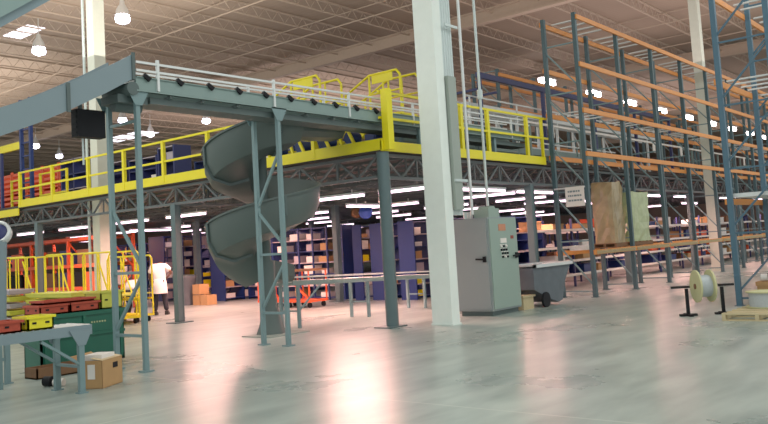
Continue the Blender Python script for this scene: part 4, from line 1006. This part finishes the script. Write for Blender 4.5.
# ------------------------------------------------------------------ people
def skin_mesh(name, m_, parent, joints, edges, sub=1, off=(0, 0, 0), root=0):
    me = bpy.data.meshes.new(name); me.from_pydata([j[0] for j in joints], edges, [])
    me.materials.append(m_); o = bpy.data.objects.new(name, me); COL.objects.link(o)
    sm = o.modifiers.new('skin', 'SKIN'); sm.use_smooth_shade = True
    for i, j in enumerate(joints):
        r = j[1]; me.skin_vertices[0].data[i].radius = (r, r) if not isinstance(r, tuple) else r
        me.skin_vertices[0].data[i].use_root = (i == root)
    s2 = o.modifiers.new('sub', 'SUBSURF'); s2.levels = sub; s2.render_levels = sub
    o.parent = parent
    return o
def person(label, loc, rz, bent, handsdown=True):
    p = thing('person', loc, label, 'person', 'two people under the mezzanine'); p.rotation_euler = (0, 0, rz)
    # local frame: facing +Y
    J = {}
    if not bent:
        J['pel'] = (0, 0, .93); J['wai'] = (0, .0, 1.07); J['che'] = (0, .02, 1.28); J['nek'] = (0, .09, 1.45); J['hd'] = (0, .23, 1.44)
        J['sl'] = (-.19, .02, 1.40); J['sr'] = (.19, .02, 1.40)
        J['el'] = (-.27, -.02, 1.12); J['er'] = (.36, -.03, 1.20); J['wl'] = (-.25, .14, .92); J['wr'] = (.22, .14, 1.08)
        J['hl'] = (-.10, 0, .90); J['hr'] = (.10, 0, .90); J['kl'] = (-.12, .03, .50); J['kr'] = (.14, .0, .50); J['al'] = (-.13, -.02, .09); J['ar'] = (.19, .0, .09)
    else:
        J['pel'] = (0, -.15, .72); J['wai'] = (0, -.05, .82); J['che'] = (0, .12, .95); J['nek'] = (0, .3, 1.02); J['hd'] = (0, .42, 1.0)
        J['sl'] = (-.18, .2, .98); J['sr'] = (.18, .2, .98)
        J['el'] = (-.24, .28, .72); J['er'] = (.24, .30, .72); J['wl'] = (-.16, .42, .52); J['wr'] = (.16, .44, .52)
        J['hl'] = (-.10, -.15, .70); J['hr'] = (.10, -.15, .70); J['kl'] = (-.14, .10, .42); J['kr'] = (.14, .08, .42); J['al'] = (-.13, -.08, .09); J['ar'] = (.14, -.08, .09)
    names = ['pel', 'wai', 'che', 'nek', 'hd', 'sl', 'el', 'wl', 'sr', 'er', 'wr', 'hl', 'kl', 'al', 'hr', 'kr', 'ar']
    rad = {'pel': (.13, .10), 'wai': (.13, .095), 'che': (.15, .11), 'nek': .055, 'hd': .07, 'sl': .055, 'sr': .055, 'el': .042, 'er': .042, 'wl': .028, 'wr': .028, 'hl': .085, 'hr': .085, 'kl': .058, 'kr': .058, 'al': .042, 'ar': .042}
    joints = [(J[k], rad[k]) for k in names]; ix = {k: i for i, k in enumerate(names)}
    E_ = [('pel','wai'),('wai','che'),('che','nek'),('nek','hd'),('che','sl'),('sl','el'),('el','wl'),('che','sr'),('sr','er'),('er','wr'),('pel','hl'),('hl','kl'),('kl','al'),('pel','hr'),('hr','kr'),('kr','ar')]
    edges = [(ix[a], ix[b]) for a, b in E_]
    # hands: palm and five fingers each
    for sd, wk, ek in ((-1, 'wl', 'el'), (1, 'wr', 'er')):
        W = Vector(J[wk]); dr = (W - Vector(J[ek])).normalized(); side = dr.cross(Vector((0, 1, 0.3))).normalized()
        palm = W + dr*.06; joints.append((tuple(palm), (.035, .018))); pi_ = len(joints) - 1; edges.append((ix[wk], pi_))
        for f, (o_, ln) in enumerate(((-.03, .06), (-.01, .075), (.01, .08), (.03, .07))):
            b0 = palm + side*o_ + dr*.03; b1 = b0 + dr*ln*.6; b2 = b1 + dr*ln*.4 + Vector((0, .015, -.015))
            i0 = len(joints); joints += [(tuple(b0), .009), (tuple(b1), .008), (tuple(b2), .007)]; edges += [(pi_, i0), (i0, i0+1), (i0+1, i0+2)]
        t0 = palm + side*(-.045) - dr*.01; t1 = t0 - side*.02 + dr*.04
        i0 = len(joints); joints += [(tuple(t0), .011), (tuple(t1), .009)]; edges += [(pi_, i0), (i0, i0+1)]
    for a in ('al', 'ar'):
        q = Vector(J[a]); i0 = len(joints); joints.append(((q.x, q.y + .14, .05), (.04, .03))); edges.append((ix[a], i0))
    body = skin_mesh('body', M['skin'], p, joints, edges, 1)
    def local(mbx, nm, m_, par=p):
        o = bpy.data.objects.new(nm, mbx.mesh(nm, m_)); COL.objects.link(o); o.parent = par; return o
    h = Vector(J['hd']); n_ = Vector(J['nek']); fw = Vector((0, 1, -.5 if not bent else -1)).normalized()
    hc = h + (h - n_).normalized()*.05
    prof = [(.02, -.12), (.062, -.10), (.082, -.04), (.088, .02), (.078, .07), (.045, .11), (.01, .122)]
    ax = (h - n_).normalized()
    hm = MB().lathe(hc, prof, 16, axis=ax)
    fr = ax.cross(Vector((1, 0, 0))).normalized(); fr = fr if fr.y > 0 or fr.z < 0 else -fr
    hm.lathe(hc + fr*.09 - ax*.02, [(.016, -.03), (.012, .0), (.004, .03)], 8, axis=ax)       # nose
    for s_ in (-1, 1): hm.lathe(hc + Vector((s_*.088, 0, 0)), [(.012, -.028), (.02, 0), (.012, .028)], 8, axis=ax)   # ears
    def local(mbx, nm, m_, par=p):
        o = bpy.data.objects.new(nm, mbx.mesh(nm, m_)); COL.objects.link(o); o.parent = par; return o
    hd_ = local(hm, 'head', M['skin'])
    e = MB()
    for s_ in (-1, 1): e.lathe(hc + fr*.08 + Vector((s_*.032, 0, 0)) + ax*.01, [(.008, -.006), (.012, 0), (.008, .006)], 8, axis=fr)
    local(e, 'eyes', M['white'], hd_); local(MB().bar(hc + fr*.078 - ax*.065 - Vector((.025, 0, 0)), hc + fr*.078 - ax*.065 + Vector((.025, 0, 0)), .01), 'mouth', M['stickerred'], hd_)
    local(MB().lathe(hc - fr*.008 + ax*.01, [(.09, -.02), (.096, .03), (.085, .08), (.05, .118), (.01, .13)], 16, axis=ax), 'hair', M['black'], hd_)
    # shirt
    q = lambda k, r, dz=0: ((J[k][0], J[k][1], J[k][2] + dz), r)
    lerp = lambda a, b, t: tuple(Vector(a).lerp(Vector(b), t))
    hem = Vector(J['pel']) + Vector((0, -.0, -.06 if not bent else .02))
    sj = [(tuple(hem), (.23, .165)), (J['wai'], (.205, .15)), (J['che'], (.215, .155)), (lerp(J['che'], J['nek'], .75), (.09, .08)),
          (J['sl'], .085), (lerp(J['sl'], J['el'], .75), .085), (J['sr'], .085), (lerp(J['sr'], J['er'], .75), .085)]
    sh = skin_mesh('shirt', M['tshirt'], p, sj, [(0,1),(1,2),(2,3),(2,4),(4,5),(2,6),(6,7)], 2)
    if not bent: local(MB().lathe((0, 0.0, .62), [(.232, 0), (.228, .12), (.215, .25), (.19, .38), (.15, .42)], 20, caps=False), 'shirt_hem', M['tshirt'], sh)
    tj = [(J['pel'], (.155, .12)), (J['hl'], .105), (J['kl'], .085), (lerp(J['kl'], J['al'], .95), .075), (J['hr'], .105), (J['kr'], .085), (lerp(J['kr'], J['ar'], .95), .075)]
    skin_mesh('trousers', M['trouser'], p, tj, [(0,1),(1,2),(2,3),(0,4),(4,5),(5,6)], 2)
    for a in ('al', 'ar'):
        x, y, z = J[a]
        local(MB().prism([(y - .09, 0), (y + .19, 0), (y + .19, .04), (y + .08, .09), (y + .02, .12), (y - .08, .11)], 'X', x - .05, x + .05), 'shoe', M['shoe'])
    return p
person('person in a white t-shirt and dark trousers standing with back turned, head bowed', (13.9, 19.93, 0), 0.684 - PI/2 + 0.1, False)
person('person in a white shirt bending over the yellow cart frame', (13.05, 20.0, 0), -1.1, True)

# ------------------------------------------------------------------ lights (lamps)
def area(name, loc, size, energy, col, rot=(0, 0, 0), sy=None, spread=None):
    l = bpy.data.lights.new(name, 'AREA'); l.energy = energy; l.color = col; l.size = size
    if sy: l.shape = 'RECTANGLE'; l.size_y = sy
    o = bpy.data.objects.new(name, l); COL.objects.link(o); o.location = loc; o.rotation_euler = rot; return o
for (x, yy) in ((4, 2), (16, 1), (28, 2), (42, 3), (2, 14), (8, 20), (24, 20), (42, 20), (10, 38), (26, 38), (45, 38), (20, 60), (45, 60)):
    area('roof_lamp', (x, yy, 10.4), 5.5, 430, (.94, 1.0, .95))
for (x, yy, e_, c_) in ((12, 22, 1900, (1.0, .93, .82)), (34, 10, 650, (1.0, .80, .76)), (14, 46, 2300, (1.0, .92, .82)), (40, 40, 1300, (1.0, .82, .76)), (62, 24, 700, (1.0, .78, .74))):
    area('ceiling_fill', (x, yy, 7.6), 16, e_, c_, rot=(PI, 0, 0))  # added upward fill to brighten the ceiling; no fixtures hang here
for (x, yy) in ((14, 12.4), (14.2, 18.6), (14, 25), (15.2, 13.6), (16.5, 20), (21, 12), (24.5, 16.5), (27.5, 11.2), (30, 16), (34, 12), (38, 16), (44, 12), (22, 24), (17, 30)):
    area('strip_lamp', (x, yy, 2.72), .5, 250, (1.0, .50, .42), sy=1.8)

wd = bpy.data.worlds.new('world'); S.world = wd; wd.use_nodes = True
bg = wd.node_tree.nodes['Background']; bg.inputs[0].default_value = (.95, 1.0, .96, 1); bg.inputs[1].default_value = 0.92
S.view_settings.view_transform = 'Standard'; S.view_settings.look = 'None'; S.view_settings.exposure = -0.2; S.view_settings.gamma = 1.14
